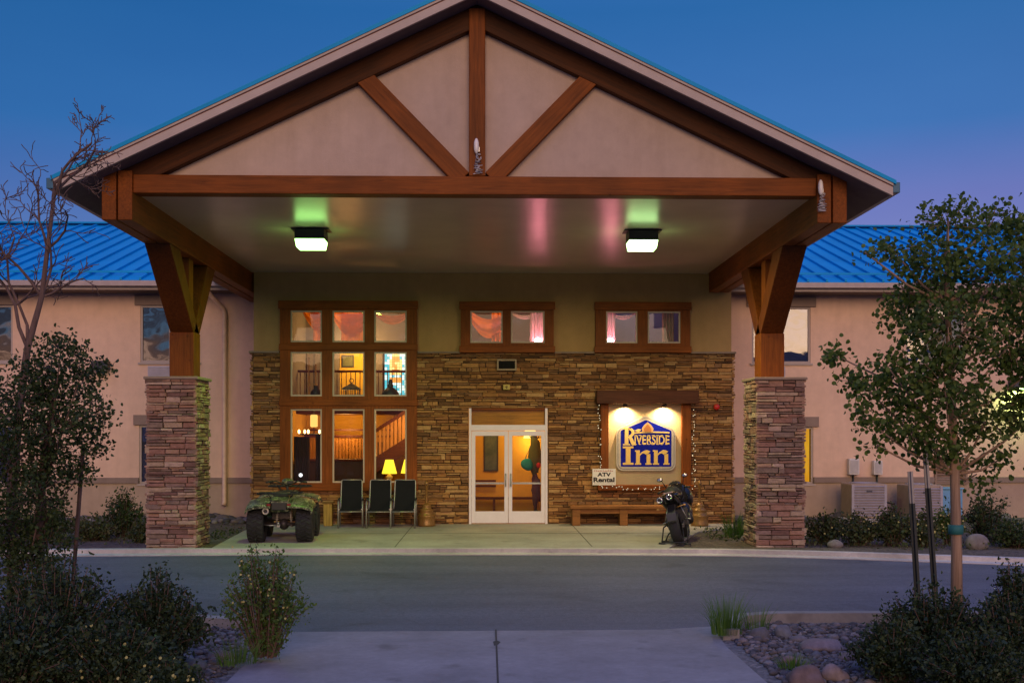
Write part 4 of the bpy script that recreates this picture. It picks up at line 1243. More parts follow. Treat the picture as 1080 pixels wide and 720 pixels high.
inn_l = MB(); slab_I(inn_l, 3.075, 1.51, 0.245, 0.42, 0.045); arch_n(inn_l, 3.355, 1.51, 0.38, 0.33); arch_n(inn_l, 3.765, 1.51, 0.38, 0.33)
part('inn_letters', inn_l, gold, bo)
riv = MB()
# capital R with a swash
rx, rz, rh = 3.08, 1.955, 0.40
rect(riv, rx + .04, rx + .125, rz + .03, rz + rh - .03); rect(riv, rx, rx + .165, rz, rz + .03); rect(riv, rx, rx + .19, rz + rh - .03, rz + rh)
n = 10
for i in range(n):
    a0, a1 = PI / 2 - PI * i / n, PI / 2 - PI * (i + 1) / n; cx, cz = rx + .14, rz + rh * .72
    riv.prism([(cx + .055 * math.cos(a0), cz + .06 * math.sin(a0)), (cx + .055 * math.cos(a1), cz + .06 * math.sin(a1)), (cx + .12 * math.cos(a1), cz + .11 * math.sin(a1)), (cx + .12 * math.cos(a0), cz + .11 * math.sin(a0))], 24.852, 24.864)
riv.prism([(rx + .12, rz + .19), (rx + .2, rz + .19), (rx + .30, rz), (rx + .205, rz)], 24.851, 24.8635)
sws = [(rx + .26, rz + .33), (rx + .34, rz + .37), (rx + .42, rz + .36), (rx + .36, rz + .30)]
riv.prism(sws, 24.852, 24.864)
for i in range(12):        # wave line above the small capitals
    xa = 3.33 + i * 0.068; xb = xa + 0.068; f = lambda x: 2.235 + 0.018 * math.sin((x - 3.33) * 3.4) ; 
    riv.prism([(xa, f(xa) - .016), (xb, f(xb) - .016), (xb, f(xb) + .016), (xa, f(xa) + .016)], 24.853, 24.8645)
lt = text_mb('IVERSIDE', 0.80, 0.205, bold=0.018)
riv.add([(v[0] + 3.345, 24.856, v[2] + 1.975) for v in lt.v], lt.f)
for k in range(8):          # slab serifs of the small capitals
    xa = 3.345 + 0.1005 * k
    riv.box(xa - .004, xa + .05, 24.853, 24.863, 1.968, 1.982); riv.box(xa - .004, xa + .05, 24.853, 24.863, 2.172, 2.186)
part('riverside_letters', riv, goldp, bo)
fl = MB(); fl.prism([(3.53, 2.25), (3.76, 2.25), (3.78, 2.33), (3.72, 2.42), (3.645, 2.48), (3.57, 2.42), (3.51, 2.33)], 24.852, 24.864)
part('flame_emblem', fl, simple('emblem_tan', (0.72, 0.42, 0.16), 0.4), bo)
fl = MB(); fl.prism([(3.565, 2.26), (3.725, 2.26), (3.735, 2.32), (3.69, 2.39), (3.645, 2.44), (3.60, 2.39), (3.555, 2.32)], 24.848, 24.851)
part('emblem_core', fl, simple('emblem_red_brown', (0.50, 0.18, 0.05), 0.4), bo)
for x in (3.12, 4.02):
    part('spot_fixture', MB().lathe([(0.0, 2.9), (0.05, 2.9), (0.055, 2.86), (0.06, 2.84)], (x, 24.8, 0), 12), black_metal, sg_)
    lamp('sign_spot', 'SPOT', (x, 24.80, 2.83), 105, (1.0, 0.72, 0.36), sg_, 0.03, rot=(R(18), 0, 0), spot=R(140), blend=0.9)
# holiday lights round the frame
sl_t = thing('string_lights', 'string of tiny white holiday bulbs wound round the sign frame', 'string lights', (3.6, 24.78, 0.95), world=True)
path = [(2.54, 24.80, 2.85), (2.54, 24.80, 1.02), (2.6, 24.78, 0.98), (4.7, 24.78, 1.0), (4.68, 24.8, 1.1), (4.68, 24.8, 2.85)]
pts = []
for i in range(len(path) - 1):
    a, b = Vector(path[i]), Vector(path[i + 1]); n = max(2, int((b - a).length / 0.06))
    for k in range(n):
        p = a.lerp(b, k / n); pts.append(p + Vector((rnd.uniform(-.045, .045), rnd.uniform(-.03, 0.0), rnd.uniform(-.045, .045))))
part('wire', MB().tube(pts, 0.005, 4), black_metal, sl_t)
bb = emit('tiny_bulb', (1, 0.8, 0.5), 1.3)
bp0 = None
for i in range(0, len(pts) - 1, 1):
    if rnd.random() < 0.82:
        if bp0 is None:
            bp0 = part('bulb', MB().ell((0, 0, 0), 0.0085, 6, 4), bb, None); bp0.parent = sl_t; o = bp0
        else:
            o = bp0.copy(); COL.objects.link(o)
        o.location = pts[i] + Vector((0, -0.015, 0)) - ORG[sl_t.name]
# ATV rental placard
pl = thing('rental_placard', 'white placard with black ATV Rental lettering leaning on the sign frame', 'placard', (2.64, 24.74, 1.05), world=True)
part('board', MB().box(2.37, 2.90, 24.745, 24.76, 1.05, 1.42), simple('placard_white', (0.80, 0.76, 0.74), 0.5, 0, 0.03), pl)
def put(body, x, z, w, h, mat, bold=0.02):
    l = text_mb(body, w, h, bold=bold); m = MB(); m.add([(v[0] + x, 24.743, v[2] + z) for v in l.v], l.f); part('lettering', m, mat, pl)
ink = simple('black_ink', (0.015, 0.012, 0.02), 0.6); red_ink = simple('red_ink', (0.42, 0.03, 0.05), 0.6)
m = MB(); xx = 2.405
while xx < 2.85:
    w_ = rnd.uniform(0.022, 0.036); h_ = rnd.uniform(.028, .040)
    m.box(xx, xx + .009, 24.7435, 24.7445, 1.352, 1.352 + h_); m.bar((xx + .006, 24.744, 1.352 + h_), (xx + w_, 24.744, 1.352 + rnd.uniform(0, .03)), .001, .009); xx += w_ + 0.012
part('red_print', m, red_ink, pl)
put('ATV', 2.48, 1.245, 0.31, 0.092, ink, 0.045)
put('Rental', 2.39, 1.115, 0.485, 0.112, ink, 0.045)
m = MB(); xx = 2.41
while xx < 2.86:
    w_ = rnd.uniform(0.012, 0.03); m.box(xx, xx + w_, 24.7435, 24.7445, 1.08, 1.094); xx += w_ + 0.012
part('small_print', m, simple('grey_ink', (0.2, 0.17, 0.18), 0.6), pl)

# small things on the wall
t = thing('wall_vent', 'dark grille vent in a tan frame on the stone wall above the doors', 'vent', (0.42, 24.92, 3.66), world=True)
m = MB(); m.box(0.2, 0.65, 24.9, 25.02, 3.66, 3.70); m.box(0.2, 0.65, 24.9, 25.02, 3.88, 3.92); m.box(0.2, 0.24, 24.9, 25.02, 3.70, 3.88); m.box(0.61, 0.65, 24.9, 25.02, 3.70, 3.88)
part('frame', m, simple('vent_tan', (0.34, 0.25, 0.17), 0.6), t, 0.006)
m = MB()
for k in range(6): m.bar((0.24, 24.95, 3.715 + k * .03), (0.61, 24.95, 3.715 + k * .03), 0.035, 0.008, (0, -.6, .8))
m.box(0.24, 0.61, 24.99, 25.0, 3.7, 3.88)
part('grille', m, black_metal, t)
t = thing('door_sensor', 'small yellowed sensor box on the stone above the doors', 'sensor', (0.42, 24.9, 3.22), world=True)
part('body', MB().box(0.34, 0.50, 24.9, 25.0, 3.22, 3.34), simple('yellowed_plastic', (0.50, 0.38, 0.10), 0.5), t, 0.015)
part('lens', MB().ell((0.42, 24.9, 3.28), (0.03, 0.012, 0.03), 10, 6), simple('smoked_lens', (0.2, 0.14, 0.04), 0.2), t)
t = thing('fire_alarm', 'small red fire alarm bell on the stone wall right of the sign', 'alarm', (5.24, 24.9, 2.78), world=True)
part('bell', MB().lathe([(0.0, -0.05), (0.045, -0.045), (0.068, -0.02), (0.07, 0.03)], (5.24, 24.9, 2.83), 16, 'y'), simple('alarm_red', (0.55, 0.02, 0.015), 0.35), t)
part('mount', MB().box(5.19, 5.29, 24.92, 25.0, 2.78, 2.88), MATS['alarm_red'], t, 0.006)
def wall_pack(x, z, label, lit=None):
    t = thing('wall_light', label, 'light', (x, 26.9, z), world=True)
    m = MB(); m.prism([(26.72, z - .1), (27.0, z - .1), (27.0, z + .12), (26.8, z + .12)], x - .2, x + .2, 'yz')
    part('housing', m, simple('bronze_fixture', (0.05, 0.04, 0.035), 0.5), t, 0.01)
    part('lens', MB().box(x - .17, x + .17, 26.74, 26.98, z - .125, z - .101), lit if lit else simple('unlit_lens', (0.25, 0.25, 0.25), 0.3), t)
    if lit: lamp('wall_light_glow', 'AREA', (x, 26.8, z - .16), 26, (0.62, 1.0, 0.32), t, 0.25)
wall_pack(-9.48, 3.88, 'unlit dark wall light on the left wing beside the leafy tree')
wall_pack(13.2, 3.45, 'lit green-white wall light behind the young tree on the right wing', lens_l)

# eaves lamps with tangled holiday wire
def tangle(x, y, z, label, h):
    t = thing('holiday_light_bundle', label, 'lights', (x, y, z), group='bundles of holiday wire on the porch timbers', world=True)
    pts = []; r = random.Random(int(z * 100 + x))
    for k in range(70):
        u = k / 70; pts.append((x + r.uniform(-.085, .085) * (1 - u * .55), y - r.uniform(0.01, 0.07), z + h * u * r.uniform(.75, 1.0)))
    part('wire', MB().tube(pts, 0.0065, 4), simple('clear_wire', (0.62, 0.6, 0.62), 0.3), t)
    part('lamp_cover', MB().ell((x - .03, y - .06, z + h + .06), (0.04, 0.04, 0.12), 12, 8), simple('pale_lamp_cover', (0.85, 0.8, 0.74), 0.3, 0, 0.03), t)
    part('bracket', MB().box(x - .02, x + .02, y - .04, y, z + h - .02, z + h + .05), grey_metal, t)
tangle(CX + 0.02, 16.68, 6.17, 'pale lamp with tangled clear holiday wire at the foot of the king post', 0.36)
tangle(5.12, 16.65, 5.62, 'pale lamp with tangled clear holiday wire on the right beam end', 0.3)

# ================================================================== FURNITURE UNDER THE PORCH
sling = simple('black_sling', (0.011, 0.012, 0.017), 0.9, spec=0.2, bmp=0.3, bscale=200)
alu = simple('chair_aluminium', (0.34, 0.33, 0.31), 0.4, 0.6)
def make_chair(label):
    t = thing('sling_chair', label, 'chair', group='sling chairs in front of the lobby window')
    hw = 0.262
    def side(s_):
        x = s_ * hw; m = MB()
        m.tube([(x, -0.27, 0), (x, -0.25, 0.40), (x, -0.2, 0.58), (x, 0.0, 0.62), (x, 0.2, 0.60)], 0.016, 8)
        m.tube([(x, 0.33, 0), (x * .96, 0.22, 0.42), (x * .94, 0.28, 0.62)], 0.015, 8)
        return m
    for s_ in (-1, 1): part('leg', side(s_), alu, t)
    m = MB(); m.tube([(-hw, -0.255, 0.36), (hw, -0.255, 0.36)], 0.014, 8); m.tube([(-hw, 0.24, 0.35), (hw, 0.24, 0.35)], 0.014, 8)
    for s_ in (-1, 1):
        m.tube([(s_ * hw * .93, -0.25, 0.41), (s_ * hw * .93, 0.12, 0.37), (s_ * hw * .9, 0.2, 0.44), (s_ * hw * .87, 0.36, 1.0), (s_ * hw * .8, 0.365, 1.03)], 0.014, 8)
    m.tube([(-hw * .8, 0.365, 1.03), (hw * .8, 0.365, 1.03)], 0.014, 8)
    part('frame', m, alu, t)
    def sheet(pr, w0):
        mb = MB(); n = 8; vs = []
        for (y, z, w) in pr:
            for i in range(n + 1):
                u = -1 + 2 * i / n; vs.append((u * w, y + 0.0, z - 0.02 * (1 - u * u)))
        k = len(vs); vs += [(a, b + 0.006, c - 0.006) for a, b, c in vs]
        for j in range(len(pr) - 1):
            for i in range(n):
                q = j * (n + 1) + i; mb.f.append((q, q + 1, q + n + 2, q + n + 1)); mb.s.append(True); mb.f.append((q + k, q + n + 1 + k, q + n + 2 + k, q + 1 + k)); mb.s.append(True)
        mb.v = vs; return mb
    part('seat', sheet([(-0.27, 0.40, hw * .93), (-0.2, 0.42, hw * .93), (0.0, 0.39, hw * .93), (0.13, 0.375, hw * .93)], 0), sling, t)
    part('backrest', sheet([(0.13, 0.375, hw * .92), (0.205, 0.45, hw * .9), (0.26, 0.65, hw * .89), (0.31, 0.85, hw * .88), (0.355, 1.0, hw * .87), (0.36, 1.035, hw * .8)], 0), sling, t)
    for s_ in (-1, 1): part('armrest', MB().tube([(s_ * hw, -0.2, 0.595), (s_ * hw, 0.0, 0.636), (s_ * hw, 0.2, 0.615)], 0.02, 8), plastic_k, t)
    return t
c0 = make_chair('black sling chair with pale frame, leftmost of three, beside the wooden box')
c0.location = (-3.03, 24.15, 0.152); c0.rotation_euler = (0, 0, R(4))
for x, rz, lab in ((-2.40, 1, 'black sling chair with pale frame, middle one of the three'), (-1.86, -1, 'black sling chair with pale frame, rightmost of three, beside the brass ash urn')):
    c = copy_tree(c0); c.location = (x, 24.1, 0.152); c.rotation_euler = (0, 0, R(rz)); c['label'] = lab

oldwood = wood('bench_wood', (0.28, 0.12, 0.04), 'x', rough=0.5)
bn = thing('wooden_bench', 'long backless wooden bench against the stone wall below the sign', 'bench', (3.05, 24.62, 0.152), world=True)
part('seat', MB().box(1.84, 4.22, 24.42, 24.82, 0.53, 0.60), oldwood, bn, 0.012)
for x in (1.98, 3.05, 4.1): part('leg', MB().box(x - .09, x + .09, 24.46, 24.78, 0.152, 0.53), oldwood, bn, 0.01)
part('apron', MB().box(2.07, 4.01, 24.50, 24.53, 0.42, 0.53), oldwood, bn)
t = thing('wooden_box', 'narrow upright yellow wooden box by the wall left of the chairs', 'box', (-3.6, 24.6, 0.152), world=True)
part('body', MB().box(-3.69, -3.50, 24.5, 24.7, 0.152, 0.66), wood('yellow_pine', (0.45, 0.29, 0.08), 'z'), t, 0.008)
part('lid', MB().box(-3.72, -3.47, 24.47, 24.73, 0.66, 0.69), wood('dark_pine', (0.2, 0.12, 0.04), 'x'), t, 0.006)
# brass ash urns
brass = simple('brass_plastic', (0.25, 0.125, 0.035), 0.35, 0.25, 0.15)
def urn(x, y, label):
    t = thing('ash_urn', label, 'ash urn', (x, y, 0.152), group='brass ash urns')
    part('base', MB().lathe([(0, 0), (0.19, 0), (0.2, 0.02), (0.2, 0.05), (0.188, 0.07), (0.19, 0.20), (0.195, 0.22), (0.188, 0.25), (0.155, 0.27), (0.152, 0.33), (0.16, 0.35), (0.15, 0.37), (0.105, 0.395), (0.10, 0.44), (0.108, 0.46), (0.06, 0.49), (0.03, 0.52)], (0, 0, 0), 22), brass, t)
    part('neck', MB().lathe([(0.03, 0.52), (0.026, 0.6), (0.026, 0.86), (0.045, 0.90), (0.048, 0.96), (0.03, 1.0), (0.0, 1.02)], (0, 0, 0), 14), brass, t)
    part('opening', MB().ell((0, -0.045, 0.93), (0.016, 0.01, 0.016), 10, 6), black_metal, t)
    return t
urn(4.74, 24.35, 'slim-necked brass ash urn standing right of the bench behind the motorcycle')
urn(-1.38, 24.45, 'slim-necked brass ash urn by the stone wall between the chairs and the door')

# ------------------------------------------------------------------ quad bike, seen from behind
def make_quad():
    t = thing('quad_bike', 'camouflage quad bike with fat black tyres parked by the left pier', 'quad bike')
    camo, ct_, cb_ = new_mat('camouflage')
    n1 = tnoise(ct_, 9, 3, 0.6, dist=1.5); n2 = tnoise(ct_, 14, 3, 0.6, dist=1.2, stretch=(1, 1.6, 1))
    c = ramp(ct_, n1, [(0.0, (0.10, 0.11, 0.055)), (0.42, (0.02, 0.024, 0.012)), (0.5, (0.33, 0.34, 0.22)), (0.56, (0.07, 0.08, 0.04)), (0.63, (0.2, 0.2, 0.13))], 'CONSTANT')
    c = mixc(ct_, 'MULTIPLY', c, ramp(ct_, n2, [(0, (1, 1, 1)), (0.55, (0.25, 0.25, 0.22))], 'CONSTANT'))
    mlink(ct_, c, cb_.inputs['Base Color']); cb_.inputs['Roughness'].default_value = 0.4
    def wheel(x, y, r_, w):
        m = MB(); h = w / 2
        m.lathe([(r_ * .5, -h * .8), (r_ * .72, -h), (r_ * .92, -h * .95), (r_, -h * .7), (r_, h * .7), (r_ * .92, h * .95), (r_ * .72, h), (r_ * .5, h * .8)], (x, y, r_), 28, 'x')
        for k in range(22):
            a = 2 * PI * k / 22; rr = r_ + .008
            for u, tw in ((-.55, .16), (0.0, -.16), (.55, .16)):
                p = Vector((x + u * w * .5, y + rr * math.cos(a + u * .2), r_ + rr * math.sin(a + u * .2)))
                d = Vector((0, math.cos(a), math.sin(a))); tg = Vector((1, -math.sin(a) * tw * 3, math.cos(a) * tw * 3)).normalized()
                m.bar(p - tg * w * .15, p + tg * w * .15, 0.03, 0.03, d)
        o = part('tyre', m, rubber, t)
        part('rim', MB().lathe([(0.0, 0.02), (r_ * .2, 0.03), (r_ * .42, -.01), (r_ * .52, h * .78)], (x, y, r_), 18, 'x').lathe([(r_ * .52, -h * .78), (r_ * .42, 0.0), (r_ * .2, -.03), (0, -.02)], (x, y, r_), 18, 'x'), black_metal, o)
    for s in (-1, 1):
        wheel(s * 0.455, -0.55, 0.33, 0.32); wheel(s * 0.47, 0.72, 0.32, 0.24)
    # running gear
    m = MB(); m.tube([(-.32, -.55, .33), (.32, -.55, .33)], 0.035, 10); m.ell((0.05, -.5, .33), (.1, .14, .11)); m.tube([(-.3, -.5, .33), (-.2, .1, .42)], .025, 8); m.tube([(.3, -.5, .33), (.2, .1, .42)], .025, 8)
    m.box(-.18, .18, -.45, .75, .42, .62); m.tube([(-.42, .72, .32), (.42, .72, .32)], .025, 8)
    for s in (-1, 1): m.tube([(s * .2, -.6, .30), (s * .18, -.3, .28), (s * .18, .6, .28)], .02, 8)
    part('chassis', m, simple('chassis_steel', (0.06, 0.05, 0.05), 0.5, 0.5), t)
    m = MB(); m.bar((-.02, -.78, .32), (-.02, -.45, .32), .05, .05); m.ell((-.02, -.79, .365), .028, 10, 8); m.tube([(-.02, -.79, .32), (-.02, -.79, .36)], .014, 8); m.tube([(-.33, -.7, .33), (-.05, -.75, .32)], .012, 6)
    part('tow_hitch', m, grey_metal, t)
    for s in (-1, 1):
        m = MB(); p, q = Vector((s * .14 + .05, -.52, .36)), Vector((s * .11 + .04, -.42, .68)); m.tube([p, q], .018, 8)
        for k in range(7): m.torus(p.lerp(q, .2 + k * .1), .034, .008, 'z', 12, 6)
        part('shock_absorber', m, simple('shock_grey', (.5, .45, .42), .4, .5), t)
    m = MB(); m.tube([(-.25, -.86, .60), (-.25, -.25, .60)], .07, 16); part('exhaust', m, black_metal, t)
    m = MB(); m.torus((-.25, -.865, .60), .05, .016, 'y', 18, 8); part('exhaust_tip', m, simple('exhaust_ring', (.55, .5, .45), .35, .7), t)
    # bodywork
    def fender(s, y0, y1, z, drop):
        m = MB(); n = 10; xs = [0.16, 0.3, 0.46, 0.58, 0.63]; zs = [0.03, 0.03, 0.015, -0.02, -0.09]; vs = []
        for i in range(n + 1):
            u = i / n; y = y0 + (y1 - y0) * u; lift = math.sin(PI * u) * 0.07 - drop * (1 - u) ** 2 * .4
            for x, dz in zip(xs, zs): vs.append((s * x, y, z + dz + lift))
        k = len(vs); vs += [(x * .985, y, z_ - .03) for x, y, z_ in vs]; m.v = vs; w = len(xs)
        for i in range(n):
            for j in range(w - 1):
                q = i * w + j; m.f.append((q, q + 1, q + w + 1, q + w)); m.f.append((q + k, q + w + k, q + w + 1 + k, q + 1 + k)); m.s += [True, True]
        for i in (0, n):
            for j in range(w - 1):
                q = i * w + j; m.f.append((q, q + k, q + 1 + k, q + 1)); m.s.append(False)
        for i in range(n):
            q = i * w + w - 1; m.f.append((q, q + w, q + w + k, q + k)); m.s.append(False)
        part('fender', m, camo, t)
    for s in (-1, 1):
        fender(s, -.92, -.15, .76, .25); fender(s, .38, 1.05, .76, -.1)
    m = MB(); m.prism([(-.78, .58), (-.84, .78), (-.6, .86), (-.1, .8), (.3, .9), (.75, .92), (1.02, .8), (1.02, .6), (.3, .55), (-.3, .55)], -.17, .17, 'yz')
    part('body', m, camo, t, 0.02)
    m = MB(); m.box(-.14, .14, -.862, -.84, .62, .76); part('tail_panel', m, plastic_k, t, 0.01)
    for s in (-1, 1): part('tail_light', MB().box(s * .19 - .035, s * .19 + .035, -.90, -.86, .69, .74), simple('tail_red', (.25, .01, .012), .25), t, 0.008)
    m = MB(); m.prism([(-.62, .86), (-.6, .93), (-.35, .95), (-.05, .91), (.2, .95), (.25, .9), (.1, .82), (-.5, .82)], -.15, .15, 'yz'); part('seat', m, simple('seat_vinyl', (.025, .025, .027), .5), t, 0.035)
    def rack(y0, y1, z):
        m = MB(); m.tube([(-.4, y0, z), (.4, y0, z), (.44, (y0 + y1) / 2, z), (.4, y1, z), (-.4, y1, z), (-.44, (y0 + y1) / 2, z), (-.4, y0, z)], .014, 8)
        for k in range(5): x = -.3 + k * .15; m.tube([(x, y0, z), (x, y1, z)], .009, 6)
        for x in (-.25, .25): m.tube([(x, (y0 + y1) / 2, z), (x * .7, (y0 + y1) / 2, z - .1)], .012, 6)
        part('rack', m, black_metal, t)
    rack(-.85, -.4, .93); rack(.55, 1.0, 1.0)
    for s in (-1, 1):
        m = MB(); m.tube([(s * .2, -.80, .70), (s * .42, -.86, .68), (s * .60, -.80, .62), (s * .63, -.55, .66), (s * .6, -.3, .70)], .022, 8); part('fender_flare', m, plastic_k, t)
        m = MB(); m.tube([(s * .3, .26, 1.1), (s * .2, .42, 1.02), (s * .1, .5, .92), (s * .05, .5, .8)], .007, 6); m.tube([(s * .22, .3, 1.12), (s * .12, .46, 1.05), (s * .02, .55, .95)], .006, 6); part('brake_cable', m, plastic_k, t)
        m = MB(); m.box(s * .30 - .12, s * .30 + .12, -.25, .38, .40, .43); part('footboard', m, plastic_k, t, .01)
    m = MB(); m.tube([(0, .55, .6), (0, .35, 1.04)], .025, 8); m.tube([(-.38, .22, 1.10), (-.22, .30, 1.12), (-.08, .34, 1.06), (.08, .34, 1.06), (.22, .30, 1.12), (.38, .22, 1.10)], .013, 8)
    for s in (-1, 1): m.tube([(s * .26, .28, 1.115), (s * .40, .21, 1.095)], .019, 8); m.tube([(s * .24, .34, 1.11), (s * .38, .31, 1.10)], .007, 6)
    part('handlebar', m, plastic_k, t)
    m = MB(); m.ell((0, .40, 1.10), (.12, .1, .075)); part('headlamp_pod', m, camo, t)
    m = MB(); m.tube([(.26, .26, 1.12), (.28, .24, 1.21)], .008, 6); m.lathe([(0, 0.03), (.045, .02), (.05, -.005)], (.28, .22, 1.24), 14, 'y'); part('mirror', m, plastic_k, t)
    part('mirror_glint', MB().ell((.28, .212, 1.24), (.036, .012, .036), 12, 8), emit('glint_glow', (.95, .97, 1.0), 1.6), t)  # bright glint on the mirror, put in as a glowing disc
    m = MB(); m.box(.02, .14, .16, .24, 1.06, 1.13); part('gauge', m, plastic_k, t, .015)
    return t
q = make_quad(); q.location = (-3.99, 21.5, 0.155); q.rotation_euler = (0, 0, R(3))

# ------------------------------------------------------------------ motorcycle from behind, leaning on its stand
def make_bike():
    t = thing('motorcycle', 'black sport motorcycle seen from behind, leaning on its stand on the slab', 'motorcycle')
    paint = simple('black_gloss_paint', (0.012, 0.012, 0.015), 0.18, 0, 0.1)
    lean = Matrix.Rotation(R(-12), 3, 'Y')
    def L_(mb):
        mb.v = [tuple(lean @ Vector(v)) for v in mb.v]; return mb
    def P_(n, mb, m, b=0): return part(n, L_(mb), m, t, b)
    def wheel(y, r_, w, nm):
        m = MB(); h = w / 2
        m.lathe([(r_ * .68, -h * .8), (r_ * .8, -h), (r_ * .92, -h * .85), (r_ * .985, -h * .4), (r_, 0), (r_ * .985, h * .4), (r_ * .92, h * .85), (r_ * .8, h), (r_ * .68, h * .8)], (0, y, r_), 36, 'x')
        o = P_('tyre', m, rubber)
        m = MB(); m.torus((0, y, r_), r_ * .66, .02, 'x', 30, 6); m.tube([(-.05, y, r_), (.05, y, r_)], .05, 12)
        for k in range(5):
            a = k * 2 * PI / 5; m.tube([(0, y, r_), (0, y + r_ * .66 * math.cos(a), r_ + r_ * .66 * math.sin(a))], .018, 6)
        part('rim', L_(m), black_metal, o)
    wheel(-.62, .31, .20, 'rear'); wheel(.78, .30, .13, 'front')
    m = MB()
    for s in (-1, 1): m.bar((s * .13, -.62, .31), (s * .11, -.05, .38), .035, .07)
    P_('swingarm', m, simple('swingarm_steel', (.16, .16, .18), .35, .8), .006)
    m = MB(); m.box(-.2, .2, -.15, .42, .28, .62); m.ell((-.22, .1, .4), (.06, .12, .12)); m.ell((.22, .1, .4), (.06, .12, .12)); P_('engine', m, simple('engine_dark', (.05, .05, .055), .45, .6), .02)
    m = MB(); m.prism([(-.8, .86), (-.84, .92), (-.5, .90), (-.1, .80), (.0, .76), (-.05, .66), (-.4, .74)], -.13, .13, 'yz'); P_('tail_fairing', m, paint, .03)
    m = MB(); m.prism([(-.62, .905), (-.58, .95), (-.3, .92), (0.0, .83), (.05, .78), (-.3, .82)], -.13, .13, 'yz'); m.ell((0, -.1, .95), (.16, .3, .12), 14, 10); P_('seat', m, simple('bike_seat', (.02, .02, .02), .7), .03)
    m = MB(); m.ell((0, .2, .88), (.17, .3, .15), 18, 12); P_('fuel_tank', m, paint)
    m = MB(); m.ell((.02, .5, .80), (.30, .34, .30), 20, 14); m.ell((.02, .3, .52), (.25, .32, .27), 18, 12); m.ell((0, -.42, .90), (.19, .36, .085), 16, 10); P_('front_fairing', m, paint)
    m = MB(); m.ell((0, .58, 1.02), (.15, .16, .13), 16, 10); P_('windscreen', m, simple('smoked_screen', (.03, .03, .035), .1))
    m = MB(); m.prism([(-.86, .62), (-.97, .44), (-.95, .42), (-.8, .6), (-.6, .72), (-.64, .75)], -.07, .07, 'yz'); P_('mudguard', m, plastic_k, .006)
    m = MB(); m.box(-.09, .09, -.985, -.975, .46, .6); P_('number_plate', m, simple('plate_dull', (.05, .05, .07), .5), .004)
    for x, z in ((-.165, .87), (.02, .90)):
        m = MB(); m.tube([(x, -.88, z), (x * .95, -.4, z - .06), (x * .6, -.05, z - .3), (x * .5, .2, .35)], [.062, .06, .04, .03], 16); o = P_('exhaust', m, black_metal)
        m = MB(); m.torus((x, -.885, z), .045, .012, 'y', 20, 8); part('exhaust_ring', L_(m), chrome, o)
    P_('tail_light', MB().box(-.08, .1, -.86, -.84, .965, .99), simple('bike_tail_lens', (.35, .25, .25), .15), .006)
    m = MB(); m.tube([(-.30, .28, .98), (-.22, .34, 1.0), (0, .42, .98), (.22, .34, 1.0), (.30, .28, .98)], .013, 8)
    for s in (-1, 1): m.tube([(s * .21, .33, 1.0), (s * .32, .26, .975)], .019, 8)
    P_('handlebar', m, plastic_k)
    for s in (-1, 1):
        m = MB(); m.tube([(s * .16, .5, 1.02), (s * .22, .42, 1.2)], .009, 6); m.ell((s * .25, .40, 1.22), (.06, .025, .04)); o = P_('mirror', m, plastic_k)
        m = MB(); m.ell((s * .25, .376, 1.22), (.048, .006, .03)); part('mirror_glass', L_(m), chrome, o)
    for s in (-1, 1):
        m = MB(); m.tube([(s * .07, .78, .3), (s * .09, .5, .95)], .026, 10); P_('fork', m, grey_metal)
        m = MB(); m.tube([(s * .1, -.7, .68), (s * .23, -.72, .70)], .008, 6); m.ell((s * .25, -.72, .70), (.03, .02, .02)); P_('indicator', m, simple('indicator_amber', (.4, .2, .05), .3))
        m = MB(); m.tube([(s * .16, -.25, .42), (s * .27, -.3, .40)], .013, 8); m.tube([(s * .12, -.3, .7), (s * .2, -.35, .45)], .01, 6); P_('footpeg', m, grey_metal)
    # stands, kept upright on the slab
    m = MB(); m.tube([(-.12, -.1, .28), (-.26, -.2, .12), (-.30, -.25, 0.01)], .014, 8); m.box(-.38, -.24, -.3, -.2, 0.0, .012); part('side_stand', m, black_metal, t)
    m = MB()
    for s, x in ((-1, -.24), (1, .14)):
        m.tube([(x, -.62, .34), (x * 1.2, -.72, .3), (x * 1.25, -.85, .03)], .014, 8); m.tube([(x * 1.25 - .06, -.85, .02), (x * 1.25 + .06, -.85, .02)], .018, 8)
    m.tube([(-.30, -.85, .04), (.17, -.85, .04)], .012, 8)
    part('paddock_stand', m, black_metal, t)
    return t
b = make_bike(); b.location = (3.76, 20.98, 0.155); b.rotation_euler = (0, 0, R(-16))

